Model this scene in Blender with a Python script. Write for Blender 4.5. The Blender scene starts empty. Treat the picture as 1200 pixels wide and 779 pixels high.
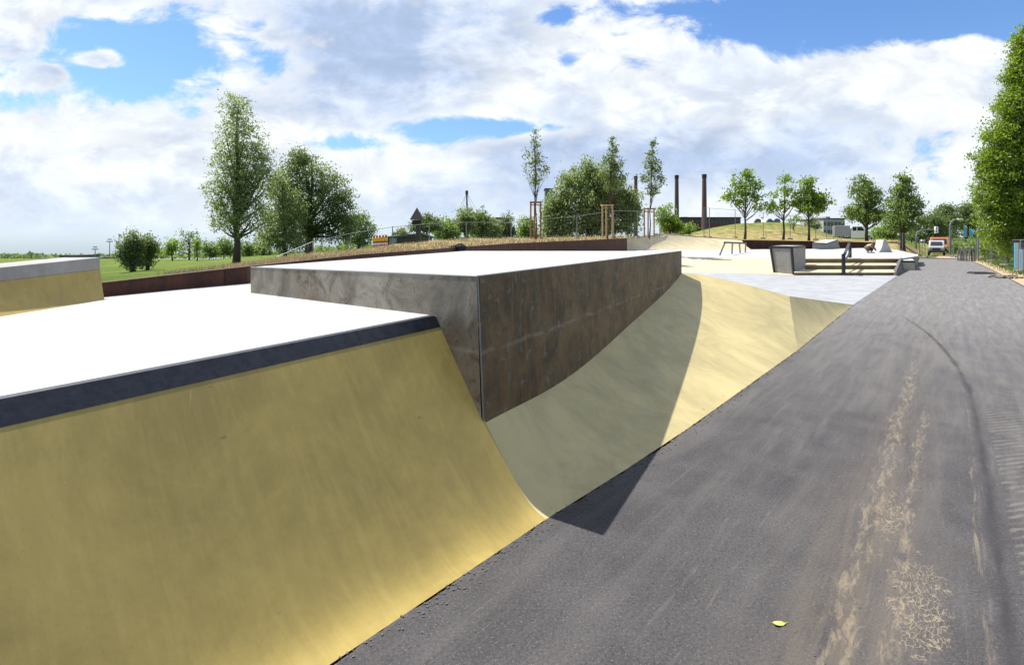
import bpy, math, random
import numpy as np
from mathutils import Vector
R = math.radians
random.seed(7); rng = np.random.default_rng(7)
S = bpy.context.scene
col = S.collection
# ------------------------------------------------------------------ camera
H, F, YH = 1.70, 650.0, 280.0          # eye height, focal length and horizon (reference frame 1200x779)
cam_d = bpy.data.cameras.new("camera"); cam = bpy.data.objects.new("camera", cam_d); col.objects.link(cam)
cam.location = (0, 0, H); cam.rotation_euler = (R(90), 0, 0)
cam_d.sensor_width = 36; cam_d.lens = 36*F/1200; cam_d.shift_y = -(389.5-YH)/1200
cam_d.clip_start = .05; cam_d.clip_end = 6000
S.camera = cam
S.view_settings.view_transform = 'Standard'; S.view_settings.look = 'None'
S.view_settings.exposure = .75; S.view_settings.gamma = 1; S.view_settings.use_curve_mapping = False
S.cycles.max_bounces = 6; S.cycles.transparent_max_bounces = 12
# ------------------------------------------------------------------ sun
SUN = Vector((-.835, .535, 1.62)).normalized()
sd = bpy.data.lights.new("sun", 'SUN'); so = bpy.data.objects.new("sun", sd); col.objects.link(so)
sd.energy = 4.9; sd.angle = R(.5); sd.color = (1, .955, .88)
so.rotation_euler = SUN.to_track_quat('Z', 'Y').to_euler(); so.location = (-20, 10, 40)
# ------------------------------------------------------------------ node helper
class NT:
    def __init__(s, tree): s.t = tree; s.n = tree.nodes; s.l = tree.links
    def new(s, typ, **kw):
        n = s.n.new(typ)
        for k, v in kw.items(): setattr(n, k, v)
        return n
    def put(s, sock, v):
        if v is None: return
        if hasattr(v, 'is_output') or isinstance(v, bpy.types.NodeSocket): s.l.new(v, sock)
        else:
            if isinstance(v, (tuple, list)) and len(v) == 3 and sock.type == 'RGBA': v = (*v, 1)
            sock.default_value = v
    def m(s, op, a, b=None, c=None, clamp=False):
        n = s.new('ShaderNodeMath', operation=op); n.use_clamp = clamp
        s.put(n.inputs[0], a); s.put(n.inputs[1], b); s.put(n.inputs[2], c)
        return n.outputs[0]
    def vm(s, op, a, b=None):
        n = s.new('ShaderNodeVectorMath', operation=op); s.put(n.inputs[0], a); s.put(n.inputs[1], b)
        return n.outputs['Value'] if op in ('DOT_PRODUCT', 'LENGTH') else n.outputs[0]
    def comb(s, x, y, z):
        n = s.new('ShaderNodeCombineXYZ'); s.put(n.inputs[0], x); s.put(n.inputs[1], y); s.put(n.inputs[2], z); return n.outputs[0]
    def sep(s, v):
        n = s.new('ShaderNodeSeparateXYZ'); s.put(n.inputs[0], v); return n.outputs
    def noise(s, vec, scale, detail=4, rough=.55, dist=0):
        n = s.new('ShaderNodeTexNoise'); s.put(n.inputs['Vector'], vec); n.inputs['Scale'].default_value = scale
        n.inputs['Detail'].default_value = detail; n.inputs['Roughness'].default_value = rough; n.inputs['Distortion'].default_value = dist
        return n.outputs[0]
    def mr(s, v, a, b, c=0., d=1., smooth=True):
        n = s.new('ShaderNodeMapRange'); n.interpolation_type = 'SMOOTHSTEP' if smooth else 'LINEAR'
        s.put(n.inputs['Value'], v); n.inputs['From Min'].default_value = a; n.inputs['From Max'].default_value = b
        n.inputs['To Min'].default_value = c; n.inputs['To Max'].default_value = d
        return n.outputs[0]
    def mix(s, f, a, b, mode='MIX'):
        n = s.new('ShaderNodeMix', data_type='RGBA', blend_type=mode); n.clamp_factor = True
        s.put(n.inputs[0], f); s.put(n.inputs[6], a); s.put(n.inputs[7], b); return n.outputs[2]
    def ramp(s, f, stops):
        n = s.new('ShaderNodeValToRGB'); s.put(n.inputs[0], f); e = n.color_ramp.elements
        while len(e) < len(stops): e.new(.5)
        for el, (p, c) in zip(e, stops): el.position = p; el.color = (*c, 1)
        return n.outputs[0]
    def bump(s, h, strength=.3, dist=.02, normal=None):
        n = s.new('ShaderNodeBump'); n.inputs['Strength'].default_value = strength; n.inputs['Distance'].default_value = dist
        s.put(n.inputs['Height'], h)
        if normal: s.put(n.inputs['Normal'], normal)
        return n.outputs[0]
def gauss2(N, u, v, cu, cv, su, sv):
    a = N.m('DIVIDE', N.m('SUBTRACT', u, cu), su); b = N.m('DIVIDE', N.m('SUBTRACT', v, cv), sv)
    r = N.m('ADD', N.m('MULTIPLY', a, a), N.m('MULTIPLY', b, b))
    return N.m('EXPONENT', N.m('MULTIPLY', r, -1.))
# ------------------------------------------------------------------ sky: Nishita with broken cumulus
W = bpy.data.worlds.new("World"); S.world = W; W.use_nodes = True
N = NT(W.node_tree); N.n.clear()
out = N.new('ShaderNodeOutputWorld'); bg = N.new('ShaderNodeBackground'); N.l.new(bg.outputs[0], out.inputs[0])
sky = N.new('ShaderNodeTexSky'); sky.sky_type = 'NISHITA'; sky.sun_disc = False
sky.sun_elevation = math.asin(SUN.z); sky.sun_rotation = math.atan2(SUN.x, SUN.y); sky.dust_density = .6; sky.ozone_density = 1.6
tc = N.new('ShaderNodeTexCoord'); d = tc.outputs['Generated']
dx, dy, dz = N.sep(d)[:3]
ay = N.m('MAXIMUM', N.m('ABSOLUTE', dy), .12)
u = N.m('DIVIDE', dx, ay); v = N.m('DIVIDE', dz, ay)
warp = N.comb(u, N.m('MULTIPLY', v, 1.7), N.m('MULTIPLY', N.m('LESS_THAN', dy, 0.), 3.))
nb = N.noise(warp, 2.6, 9, .56, .25)
ns = N.noise(N.vm('ADD', warp, (4.1, 2.2, 0)), 9.0, 7, .62, .4)
dens = N.m('ADD', N.m('MULTIPLY', N.m('SUBTRACT', nb, .5), 1.5), N.m('MULTIPLY', N.m('SUBTRACT', ns, .5), 1.15))
dens = N.m('ADD', dens, .40)
def blob(px, py, sx, sy, a):
    global dens
    g = gauss2(N, u, v, (px-600)/F, (YH-py)/F, sx/F, sy/F)
    dens = N.m('ADD', dens, N.m('MULTIPLY', g, a))
for b_ in [(135, 72, 150, 52, -.78), (20, 35, 38, 42, .5), (95, 0, 45, 16, .6), (225, 130, 30, 18, -.2), (190, 40, 32, 22, -.25),
           (118, 70, 30, 12, .85), (60, 88, 26, 14, .7), (20, 100, 30, 10, .3), (320, 42, 22, 7, .3), (185, 28, 24, 10, .2), (265, 70, 55, 55, .25), (570, 150, 115, 15, -.62), (400, 168, 60, 13, -.5), (640, 110, 16, 26, -.2),
           (655, 18, 26, 12, -.4), (660, 72, 22, 12, -.36), (1010, 22, 150, 34, -.95), (1150, 0, 130, 34, -.75), (930, 62, 40, 20, -.25), (1190, 45, 40, 18, -.3),
           (1050, 95, 130, 40, .4), (100, 165, 150, 55, .22), (430, 70, 110, 80, .3), (760, 180, 220, 60, .3), (560, 70, 60, 50, .15),
           (60, 280, 200, 40, .15), (770, 10, 50, 10, -.3), (870, 90, 100, 60, .2)]:
    blob(*b_)
cover = N.mr(dens, .05, .34)
# shading of the cloud body: thick parts grey, rims bright
grey = N.m('ADD', N.m('MULTIPLY', N.noise(N.vm('ADD', warp, (9, 1, 3)), 2.9, 7, .55, .3), 1.0), 0.)
sh = N.mr(grey, .42, .60)
def gb(px, py, sx, sy): return gauss2(N, u, v, (px-600)/F, (YH-py)/F, sx/F, sy/F)
sh = N.m('MULTIPLY', sh, .62)
for b_, a in [((440, 78, 125, 66), 1.15), ((740, 195, 150, 38), .65), ((560, 235, 170, 34), .4), ((960, 195, 130, 34), .4), ((110, 235, 160, 20), .2),
              ((265, 60, 50, 50), -.9), ((600, 110, 70, 40), -.5), ((80, 150, 130, 26), -.75), ((1040, 85, 110, 28), -.8), ((470, 190, 90, 20), -.3), ((860, 120, 120, 34), -.3), ((700,60,60,40),-.4)]:
    sh = N.m('ADD', sh, N.m('MULTIPLY', gb(*b_), a))
wl_ = N.vm('ADD', warp, (-.035, .075, 0))
toward = N.m('ADD', N.noise(wl_, 2.6, 9, .56, .25), N.m('MULTIPLY', N.noise(N.vm('ADD', wl_, (4.1, 2.2, 0)), 9.0, 7, .62, .4), .6))
here = N.m('ADD', nb, N.m('MULTIPLY', ns, .6))
sh = N.m('ADD', sh, N.m('MULTIPLY', N.m('SUBTRACT', toward, here), 1.5))
thick = N.mr(dens, .14, .50)
sh = N.m('MULTIPLY', N.m('MAXIMUM', sh, 0.), thick, clamp=True)
detail = N.mr(ns, .35, .68, .86, 1.08)
ccol = N.mix(sh, (.60, .625, .655), (.30, .38, .53))
ccol = N.mix(1., ccol, N.comb(detail, detail, detail), 'MULTIPLY')
skyc = N.vm('MULTIPLY', sky.outputs[0], (.058, .080, .106))
haze = N.m('EXPONENT', N.m('MULTIPLY', N.m('MAXIMUM', dz, 0.), -9.))
skyc = N.mix(N.m('MULTIPLY', haze, .45), skyc, (.40, .46, .56))
ccol = N.mix(N.m('MULTIPLY', N.m('EXPONENT', N.m('MULTIPLY', N.m('MAXIMUM', dz, 0.), -14.)), .75), ccol, (.54, .60, .66))
final = N.mix(N.m('MULTIPLY', cover, N.mr(dz, -.02, .03)), skyc, ccol)
# the part of the sky behind the photographer is mostly clear
final = N.mix(N.mr(dy, -.35, .0, .72, 0.), final, skyc)
N.l.new(final, bg.inputs[0]); bg.inputs[1].default_value = 1.0
# ------------------------------------------------------------------ materials
MAT = {}
def material(name):
    m_ = bpy.data.materials.new(name); m_.use_nodes = True; m_.node_tree.nodes.clear()
    N = NT(m_.node_tree); o = N.new('ShaderNodeOutputMaterial'); b = N.new('ShaderNodeBsdfPrincipled')
    N.l.new(b.outputs[0], o.inputs[0]); MAT[name] = m_
    return N, b, o
def simple(name, c, rough=.6, var=.15, scale=6, metal=0., bump=.0):
    N, b, o = material(name)
    g = N.new('ShaderNodeTexCoord').outputs['Object']
    n = N.noise(g, scale, 5, .6)
    N.put(b.inputs['Base Color'], N.mix(n, tuple(x*(1-var) for x in c), tuple(min(1, x*(1+var)) for x in c)))
    b.inputs['Roughness'].default_value = rough; b.inputs['Metallic'].default_value = metal
    if bump: N.put(b.inputs['Normal'], N.bump(N.noise(g, scale*8, 4), bump, .01))
    return MAT[name]
CU, CV = (.62, .785, 0), (.785, -.62, 0)       # along the park edge, and away from the park

def concrete(name, base, streak=.3, dark=(.16, .13, .06), rough=.62, cvec=CU, spec=.4, mottle=1.0, fine=1.0):
    N, b, o = material(name)
    P = N.new('ShaderNodeNewGeometry').outputs['Position']
    z = N.sep(P)[2]
    uu = N.vm('DOT_PRODUCT', P, CU); vv = N.vm('DOT_PRODUCT', P, CV)
    big = N.noise(P, 1.3, 9, .72, .6)
    # trowel streaks that run down the slope
    st = N.noise(N.comb(N.m('MULTIPLY', uu, 13.), N.m('MULTIPLY', vv, 1.7), N.m('MULTIPLY', z, 1.3)), 1.6, 8, .72, .7)
    dg = N.noise(N.comb(N.m('MULTIPLY', N.m('ADD', uu, N.m('MULTIPLY', z, .5)), 24.), N.m('MULTIPLY', vv, 2.6), z), 1.2, 7, .75, .5)
    fn = N.noise(P, 55, 5, .7)
    mid = N.noise(P, 5.5, 9, .75, .5)
    lo = tuple(x*.82 for x in base); hi = tuple(min(.9, x*1.16) for x in base)
    c = N.mix(N.mr(big, .32, .68), lo, hi)
    c = N.mix(N.m('MULTIPLY', N.mr(st, .42, .72), streak), c, tuple(min(.9, x*1.5+.03) for x in base))
    c = N.mix(N.m('MULTIPLY', N.mr(dg, .5, .74), streak*.7), c, tuple(x*.66 for x in base))
    c = N.mix(N.m('MULTIPLY', N.mr(mid, .55, .74), .34*mottle), c, tuple(x*.6 for x in base))
    c = N.mix(N.m('MULTIPLY', N.mr(fn, .60, .72), .25*fine), c, dark)
    # isolated dark scuffs and pale scratches
    sc = N.new('ShaderNodeTexVoronoi'); sc.feature = 'F1'
    N.put(sc.inputs['Vector'], N.comb(N.m('MULTIPLY', uu, 2.3), N.m('MULTIPLY', vv, 2.3), N.m('MULTIPLY', z, 5.))); sc.inputs['Scale'].default_value = 1.3
    sp = N.mr(N.m('ADD', sc.outputs[0], N.m('MULTIPLY', fn, .08)), .06, .105, 1., 0.)
    c = N.mix(N.m('MULTIPLY', sp, .55), c, dark)
    fl = N.noise(N.comb(N.m('MULTIPLY', N.m('ADD', uu, N.m('MULTIPLY', vv, .55)), 26.), N.m('MULTIPLY', vv, 1.4), N.m('MULTIPLY', z, 1.4)), 1., 3, .7, .2)
    c = N.mix(N.m('MULTIPLY', N.mr(fl, .70, .76), .35), c, tuple(min(.9, x*1.7+.05) for x in base))
    N.put(b.inputs['Base Color'], c)
    N.put(b.inputs['Roughness'], N.mr(mid, .3, .7, rough-.14, rough+.12))
    b.inputs['Specular IOR Level'].default_value = spec
    N.put(b.inputs['Normal'], N.bump(N.m('ADD', N.m('MULTIPLY', st, .6), N.m('MULTIPLY', fn, .25)), .22, .006))
    return MAT[name]
concrete('ochre_concrete', (.325, .242, .066), .22, (.13, .10, .045), rough=.6, mottle=.5)
concrete('cream_concrete', (.43, .358, .172), .07, (.16, .13, .07), mottle=.3)
concrete('pale_cream', (.50, .425, .27), .15, (.2, .17, .1), mottle=.5)
concrete('white_concrete', (.40, .40, .395), .04, (.3, .29, .27), mottle=.35, fine=.5)
concrete('slab_grey', (.29, .30, .315), .03, (.12, .12, .13), mottle=.3)
concrete('grey_concrete', (.23, .225, .21), .25, (.1, .1, .1), mottle=1.2)
concrete('dark_concrete', (.085, .08, .078), .2, (.04, .04, .04))
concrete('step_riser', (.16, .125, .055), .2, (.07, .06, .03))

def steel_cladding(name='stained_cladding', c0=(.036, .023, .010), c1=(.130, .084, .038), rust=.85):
    N, b, o = material(name)
    P = N.new('ShaderNodeNewGeometry').outputs['Position']
    x, y, z = N.sep(P)[:3]
    hz = N.m('ADD', N.m('MULTIPLY', x, .6), N.m('MULTIPLY', y, .8))
    big = N.noise(P, 1.7, 7, .65, .8); drip = N.noise(N.comb(N.m('MULTIPLY', hz, 7.), 0., N.m('MULTIPLY', z, .7)), 1.5, 6, .65, .3)
    fine = N.noise(P, 38, 5, .75); spots = N.noise(P, 9, 7, .7, .5)
    c = N.mix(N.mr(big, .35, .65), c0, c1)
    c = N.mix(N.m('MULTIPLY', N.mr(drip, .44, .66), rust), c, (.135, .066, .016))
    c = N.mix(N.m('MULTIPLY', N.mr(spots, .55, .68), .55), c, (.25, .23, .19))
    c = N.mix(N.m('MULTIPLY', N.mr(fine, .54, .68), .6), c, (.030, .022, .014))
    c = N.mix(N.m('MULTIPLY', N.mr(N.noise(P, 3.3, 6, .7, 1.2), .52, .66), .6), c, (.032, .022, .012))
    # tide mark running level along the panels
    wob = N.m('ADD', z, N.m('MULTIPLY', N.noise(N.comb(hz, 0., 0.), 2.2, 4), .10))
    line = N.m('MULTIPLY', N.m('EXPONENT', N.m('MULTIPLY', N.m('POWER', N.m('DIVIDE', N.m('SUBTRACT', wob, .985), .016), 2.), -1.)), N.mr(N.noise(P, 6, 4), .38, .6))
    c = N.mix(N.m('MULTIPLY', line, .3), c, (.36, .33, .29))
    scr = N.noise(N.comb(N.m('MULTIPLY', hz, 2.5), 3., N.m('MULTIPLY', z, 26.)), 1.3, 6, .75, 1.2)
    c = N.mix(N.m('MULTIPLY', N.mr(scr, .60, .70), .4), c, (.24, .20, .15))
    # plate joints
    jt = N.m('ABSOLUTE', N.m('SUBTRACT', N.m('FRACT', N.m('DIVIDE', N.m('ADD', hz, .15), 2.5)), .5))
    c = N.mix(N.mr(jt, .0012, .0028, .7, 0.), c, (.03, .025, .02))
    N.put(b.inputs['Base Color'], c); N.put(b.inputs['Roughness'], N.mr(spots, .3, .7, .42, .7)); b.inputs['Metallic'].default_value = .12
    N.put(b.inputs['Normal'], N.bump(N.m('ADD', fine, spots), .25, .004))
steel_cladding(); steel_cladding('pale_cladding', (.13, .110, .080), (.30, .27, .215), .5)  # paler copy for the left face: grey patina plus grazing sun put into the colour
def corten():
    N, b, o = material('rusty_steel')
    P = N.new('ShaderNodeNewGeometry').outputs['Position']; x, y, z = N.sep(P)[:3]
    hz = N.m('ADD', N.m('MULTIPLY', x, .5), N.m('MULTIPLY', y, .86))
    dr = N.noise(N.comb(N.m('MULTIPLY', hz, 3.), 0., N.m('MULTIPLY', z, .6)), 1.4, 6, .65)
    n = N.noise(P, 14, 6, .7)
    c = N.mix(N.mr(dr, .35, .7), (.040, .014, .008), (.085, .030, .014))
    c = N.mix(N.m('MULTIPLY', N.mr(n, .5, .7), .5), c, (.12, .045, .018))
    jt = N.m('ABSOLUTE', N.m('SUBTRACT', N.m('FRACT', N.m('DIVIDE', hz, 3.)), .5))
    c = N.mix(N.mr(jt, .003, .008, .8, 0.), c, (.012, .006, .004))
    N.put(b.inputs['Base Color'], c); b.inputs['Roughness'].default_value = .8
corten()
def asphalt():
    N, b, o = material('asphalt')
    P = N.new('ShaderNodeNewGeometry').outputs['Position']
    uu = N.vm('DOT_PRODUCT', P, CU); vv = N.vm('DOT_PRODUCT', P, CV)
    fine = N.noise(P, 160, 3, .7); gr = N.noise(P, 60, 4, .7); mid = N.noise(P, 2.2, 6, .6, .4); big = N.noise(P, .35, 5, .6)
    stre = N.noise(N.comb(N.m('MULTIPLY', uu, .55), N.m('MULTIPLY', vv, 7.), 0.), 1.6, 6, .7, .35)
    c = N.mix(N.mr(mid, .3, .7), (.040, .0375, .041), (.070, .066, .070))
    c = N.mix(N.m('MULTIPLY', N.mr(big, .4, .65), .6), c, (.072, .068, .068))
    c = N.mix(N.m('MULTIPLY', N.mr(stre, .5, .75), .55), c, (.094, .086, .078))
    vo = N.new('ShaderNodeTexVoronoi'); N.put(vo.inputs['Vector'], P); vo.inputs['Scale'].default_value = 110
    c = N.mix(N.mr(gr, .42, .66, .0, .6), c, (.020, .019, .021))
    c = N.mix(N.m('MULTIPLY', N.mr(N.noise(P, 85, 2, .6), .60, .68), .5), c, (.17, .16, .16))
    c = N.mix(N.m('MULTIPLY', N.mr(fine, .58, .70), .85), c, (.19, .18, .18))
    # surface colour gets paler further along the road
    far = N.mr(uu, 3., 20.)
    c = N.mix(N.m('MULTIPLY', far, .75), c, N.mix(N.mr(stre, .3, .7), (.135, .132, .134), (.225, .22, .218)))
    wide = N.noise(N.comb(N.m('MULTIPLY', uu, .28), N.m('MULTIPLY', vv, 2.4), 4.), 1.5, 5, .6, .5)
    c = N.mix(N.m('MULTIPLY', N.mr(wide, .46, .66), N.mr(uu, 2., 9., .22, .6)), c, (.128, .118, .112))
    thin = N.noise(N.comb(N.m('MULTIPLY', uu, .7), N.m('MULTIPLY', vv, 42.), 8.), 1.2, 4, .75, .15)
    c = N.mix(N.m('MULTIPLY', N.mr(thin, .62, .72), .35), c, (.15, .14, .13))
    spl = N.noise(P, 4.2, 8, .8, 1.5)
    c = N.mix(N.m('MULTIPLY', N.mr(spl, .66, .70), .35), c, (.17, .155, .14))
    # dry mud left by wheels: broken bands along the driving direction
    def band(vc, w, u0, u1, cov, scale_u=1.3, seed=0., s2=.9):
        wv = N.m('ADD', vv, N.m('MULTIPLY', N.m('SUBTRACT', N.noise(N.comb(N.m('ADD', uu, seed), 0., 0.), .9, 3), .5), .16))
        g = N.m('EXPONENT', N.m('MULTIPLY', N.m('POWER', N.m('ABSOLUTE', N.m('DIVIDE', N.m('SUBTRACT', wv, vc), w)), 2.), -1.))
        n = N.noise(N.comb(N.m('MULTIPLY', uu, scale_u), N.m('MULTIPLY', vv, 8.), seed), 3.2, 8, .76, .6)
        lim = N.m('MULTIPLY', N.mr(uu, u0-.6, u0+.3), N.mr(uu, u1*.7, u1, 1., 0.))
        return N.m('MULTIPLY', N.mr(N.m('ADD', n, N.m('MULTIPLY', N.m('MULTIPLY', g, lim), cov)), .64, .84), N.mr(gr, .30, .58, .45, 1.))
    sand = (.245, .198, .135)
    c = N.mix(N.m('MULTIPLY', N.m('EXPONENT', N.m('MULTIPLY', N.m('POWER', N.m('DIVIDE', N.m('SUBTRACT', vv, -.36), .26), 2.), -1.)), N.m('MULTIPLY', N.mr(uu, 1., 9., .55, .15), N.mr(stre, .3, .6))), c, (.13, .105, .078))
    c = N.mix(N.m('MULTIPLY', band(-.38, .10, 1.6, 12., .205, 1.7, 0.), .7), c, sand)
    c = N.mix(N.m('MULTIPLY', band(-.20, .06, 1.4, 9., .20, 1.9, 5.), .7), c, sand)
    c = N.mix(N.m('MULTIPLY', band(-1.05, .016, 2.0, 4.6, .19, .9, 9.), .35), c, (.19, .17, .14))
    c = N.mix(N.m('MULTIPLY', band(-.88, .014, 2.0, 5.4, .21, .9, 14.), .35), c, (.19, .17, .14))
    c = N.mix(N.m('MULTIPLY', band(.12, .02, 1.5, 7., .22, .5, 19.), .6), c, sand)
    # cracked mud crust
    vc = N.new('ShaderNodeTexVoronoi'); vc.feature = 'DISTANCE_TO_EDGE'
    N.put(vc.inputs['Vector'], N.vm('ADD', N.comb(N.m('MULTIPLY', uu, 4.), N.m('MULTIPLY', vv, 11.), 0.), N.vm('MULTIPLY', N.comb(mid, N.noise(P, 7, 3), 0.), (1.6, 1.6, 0))))
    patch = N.m('ADD', gauss2(N, uu, vv, 3.2, -.12, .55, .16), N.m('MULTIPLY', gauss2(N, uu, vv, 4.2, -.30, .5, .12), .8))
    nn = N.noise(P, 11, 5, .7)
    crust = N.m('MULTIPLY', N.mr(vc.outputs[0], .02, .07, 1., 0.), N.mr(N.m('MULTIPLY', patch, N.m('SUBTRACT', N.m('MULTIPLY', nn, 2.), .25)), .38, .52))
    c = N.mix(N.m('MULTIPLY', crust, .8), c, sand)
    # curved dark tyre line and the cleated tread print beside it
    du = N.m('MINIMUM', N.m('MAXIMUM', N.m('SUBTRACT', uu, 6.5), 0.), 11.)
    cv_ = N.m('SUBTRACT', .20, N.m('MULTIPLY', N.m('MULTIPLY', du, du), .0145))
    dv = N.m('ADD', N.m('SUBTRACT', vv, cv_), N.m('MULTIPLY', N.m('SUBTRACT', N.noise(N.comb(uu, 0., 0.), 1.3, 4), .5), .06))
    ln = N.m('EXPONENT', N.m('MULTIPLY', N.m('POWER', N.m('DIVIDE', dv, N.mr(N.noise(N.comb(uu, N.m('MULTIPLY', vv, .3), 2.), 2.0, 5, .7), .3, .7, .012, .046)), 2.), -1.))
    c = N.mix(N.m('MULTIPLY', ln, N.m('MULTIPLY', N.mr(uu, 12., 17., 1., 0.), N.mr(mid, .3, .6, .25, .8))), c, (.024, .023, .026))
    ln2 = N.m('EXPONENT', N.m('MULTIPLY', N.m('POWER', N.m('DIVIDE', N.m('ADD', dv, .055), .008), 2.), -1.))
    c = N.mix(N.m('MULTIPLY', ln2, N.m('MULTIPLY', N.mr(mid, .4, .6), N.mr(uu, 8., 13., .28, 0.))), c, (.16, .14, .12))
    ax = N.m('ABSOLUTE', N.m('SUBTRACT', dv, .34))
    inb = N.m('MULTIPLY', N.mr(ax, .25, .27, 1., 0.), N.mr(uu, 2.5, 13., 1., .0))
    wv = N.m('SINE', N.m('ADD', N.m('MULTIPLY', N.m('ADD', uu, N.m('MULTIPLY', ax, 1.2)), 62.), N.m('MULTIPLY', N.noise(P, 6, 4), 5.)))
    c = N.mix(N.m('MULTIPLY', N.m('MULTIPLY', N.mr(wv, .1, .5), inb), N.mr(N.noise(P, 3.1, 6, .75, .6), .38, .60, .0, .6)), c, (.175, .158, .138))
    N.put(b.inputs['Base Color'], c)
    b.inputs['Roughness'].default_value = .86; b.inputs['Specular IOR Level'].default_value = .3
    hgt = N.m('ADD', N.m('MULTIPLY', gr, 1.), N.m('MULTIPLY', fine, .6))
    N.put(b.inputs['Normal'], N.bump(hgt, .55, .006))
asphalt()
def grassmat():
    N, b, o = material('grass_ground')
    P = N.new('ShaderNodeNewGeometry').outputs['Position']
    a = N.new('ShaderNodeAttribute'); a.attribute_name = 'straw'
    n1 = N.noise(P, .25, 6, .6); n2 = N.noise(P, 6, 6, .75); n3 = N.noise(P, 1.3, 5, .65)
    g = N.mix(N.mr(n1, .35, .65), (.075, .125, .018), (.16, .20, .035)); g = N.mix(N.mr(n2, .4, .7, 0., .6), g, (.05, .085, .014))
    s = N.mix(N.mr(n3, .35, .65), (.30, .22, .10), (.44, .34, .17)); s = N.mix(N.mr(n2, .45, .7, 0., .65), s, (.13, .105, .04))
    f = N.m('ADD', a.outputs['Fac'], N.m('MULTIPLY', N.m('SUBTRACT', n3, .5), .9), clamp=True)
    N.put(b.inputs['Base Color'], N.mix(N.mr(f, .3, .7), g, s)); b.inputs['Roughness'].default_value = .95; b.inputs['Specular IOR Level'].default_value = .1
    N.put(b.inputs['Normal'], N.bump(n2, .9, .15))
grassmat()
def leafmat(name, c0, c1, trans=.35):
    N, b, o = material(name); N.n.remove(b)
    g = N.new('ShaderNodeNewGeometry')
    oc = N.new('ShaderNodeTexCoord').outputs['Object']
    r = g.outputs['Random Per Island']; cl = N.noise(oc, .8, 3, .6)
    f = N.m('ADD', N.m('MULTIPLY', r, .55), N.mr(cl, .35, .65, 0., .45))
    c = N.mix(f, c0, c1)
    df = N.new('ShaderNodeBsdfDiffuse'); tr = N.new('ShaderNodeBsdfTranslucent'); mx = N.new('ShaderNodeMixShader')
    N.put(df.inputs[0], c); N.put(tr.inputs[0], N.mix(.5, c, tuple(min(.75, x*2.3) for x in c1))); mx.inputs[0].default_value = trans
    gl = N.new('ShaderNodeBsdfGlossy'); gl.inputs['Roughness'].default_value = .5; gl.inputs[0].default_value = (1, 1, 1, 1)
    m2 = N.new('ShaderNodeMixShader'); m2.inputs[0].default_value = .03
    N.l.new(df.outputs[0], mx.inputs[1]); N.l.new(tr.outputs[0], mx.inputs[2])
    N.l.new(mx.outputs[0], m2.inputs[1]); N.l.new(gl.outputs[0], m2.inputs[2]); N.l.new(m2.outputs[0], o.inputs[0])
leafmat('leaf_willow', (.110, .155, .044), (.215, .270, .095), .55)
leafmat('leaf_dark', (.060, .095, .024), (.140, .190, .055), .5)
leafmat('leaf_fresh', (.085, .155, .014), (.180, .270, .034), .55)
leafmat('leaf_poplar', (.090, .155, .008), (.195, .275, .018), .55)
leafmat('leaf_soft', (.075, .125, .024), (.155, .220, .050), .52)
simple('bark', (.075, .058, .042), .9, .4, 14, bump=.5)
simple('pale_bark', (.33, .29, .22), .8, .2, 10)
simple('stake_wood', (.44, .30, .15), .8, .25, 8)
simple('brown_stake', (.24, .135, .07), .8, .25, 8)
simple('dark_metal', (.035, .035, .04), .45, .2, 5, .5)
def coping():
    N, b, o = material('coping_steel'); P = N.new('ShaderNodeNewGeometry').outputs['Position']
    uu = N.vm('DOT_PRODUCT', P, (.62, .785, 0)); z = N.sep(P)[2]
    sc = N.noise(N.comb(N.m('MULTIPLY', uu, 3.), 0., N.m('MULTIPLY', z, 60.)), 1.5, 7, .75, .6); n = N.noise(P, 18, 7, .7)
    c = N.mix(N.mr(n, .35, .65), (.014, .016, .024), (.030, .034, .046)); c = N.mix(N.m('MULTIPLY', N.mr(sc, .58, .72), .6), c, (.10, .105, .12))
    c = N.mix(N.m('MULTIPLY', N.mr(N.noise(P, 7, 6, .7), .60, .68), .5), c, (.06, .035, .02))
    jt = N.m('ABSOLUTE', N.m('SUBTRACT', N.m('FRACT', N.m('DIVIDE', N.m('ADD', uu, .9), 2.)), .5)); c = N.mix(N.mr(jt, .001, .003, .8, 0.), c, (.004, .004, .005))
    N.put(b.inputs['Base Color'], c); b.inputs['Roughness'].default_value = .5; b.inputs['Metallic'].default_value = .3
coping()
simple('galvanised', (.22, .23, .24), .45, .15, 5, .6)
simple('white_paint', (.84, .84, .84), .4, .05, 3)
simple('silver_box', (.36, .37, .38), .45, .06, 3)
simple('tyre_rubber', (.02, .02, .02), .8)
simple('window_glass', (.025, .03, .035), .1)
simple('brick_red', (.115, .052, .045), .85, .25, .6)
simple('chimney_brick', (.115, .062, .058), .85, .25, .3)
simple('dark_roof', (.03, .028, .03), .8)
simple('weathered_timber', (.07, .055, .045), .85, .3, 5)
simple('roof_felt', (.11, .12, .12), .8, .2, 3)
simple('black_cloth', (.010, .010, .011), .9, .3, 6)
simple('orange_paint', (.36, .09, .03), .5)
simple('yellow_plastic', (.80, .52, .02), .4)
simple('red_plastic', (.55, .04, .02), .4)
simple('cyan_cloth', (.10, .62, .80), .7)
simple('purple_cloth', (.28, .16, .5), .7)
simple('pink_cloth', (.6, .12, .3), .7)
simple('white_cloth', (.7, .7, .7), .7)
simple('facade_blue', (.12, .155, .19), .6, .2, .3)
simple('facade_light', (.33, .33, .33), .7, .1, .3)
simple('hill_haze', (.06, .085, .06), .9, .3, .05)
simple('sandy_soil', (.36, .27, .17), .95, .3, 1.2, bump=.6)
simple('skin', (.42, .25, .17), .6)
simple('hair', (.03, .02, .015), .7)
simple('olive_cloth', (.095, .105, .06), .9, .25, 9)
simple('dark_denim', (.03, .032, .045), .9, .25, 9)
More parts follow.
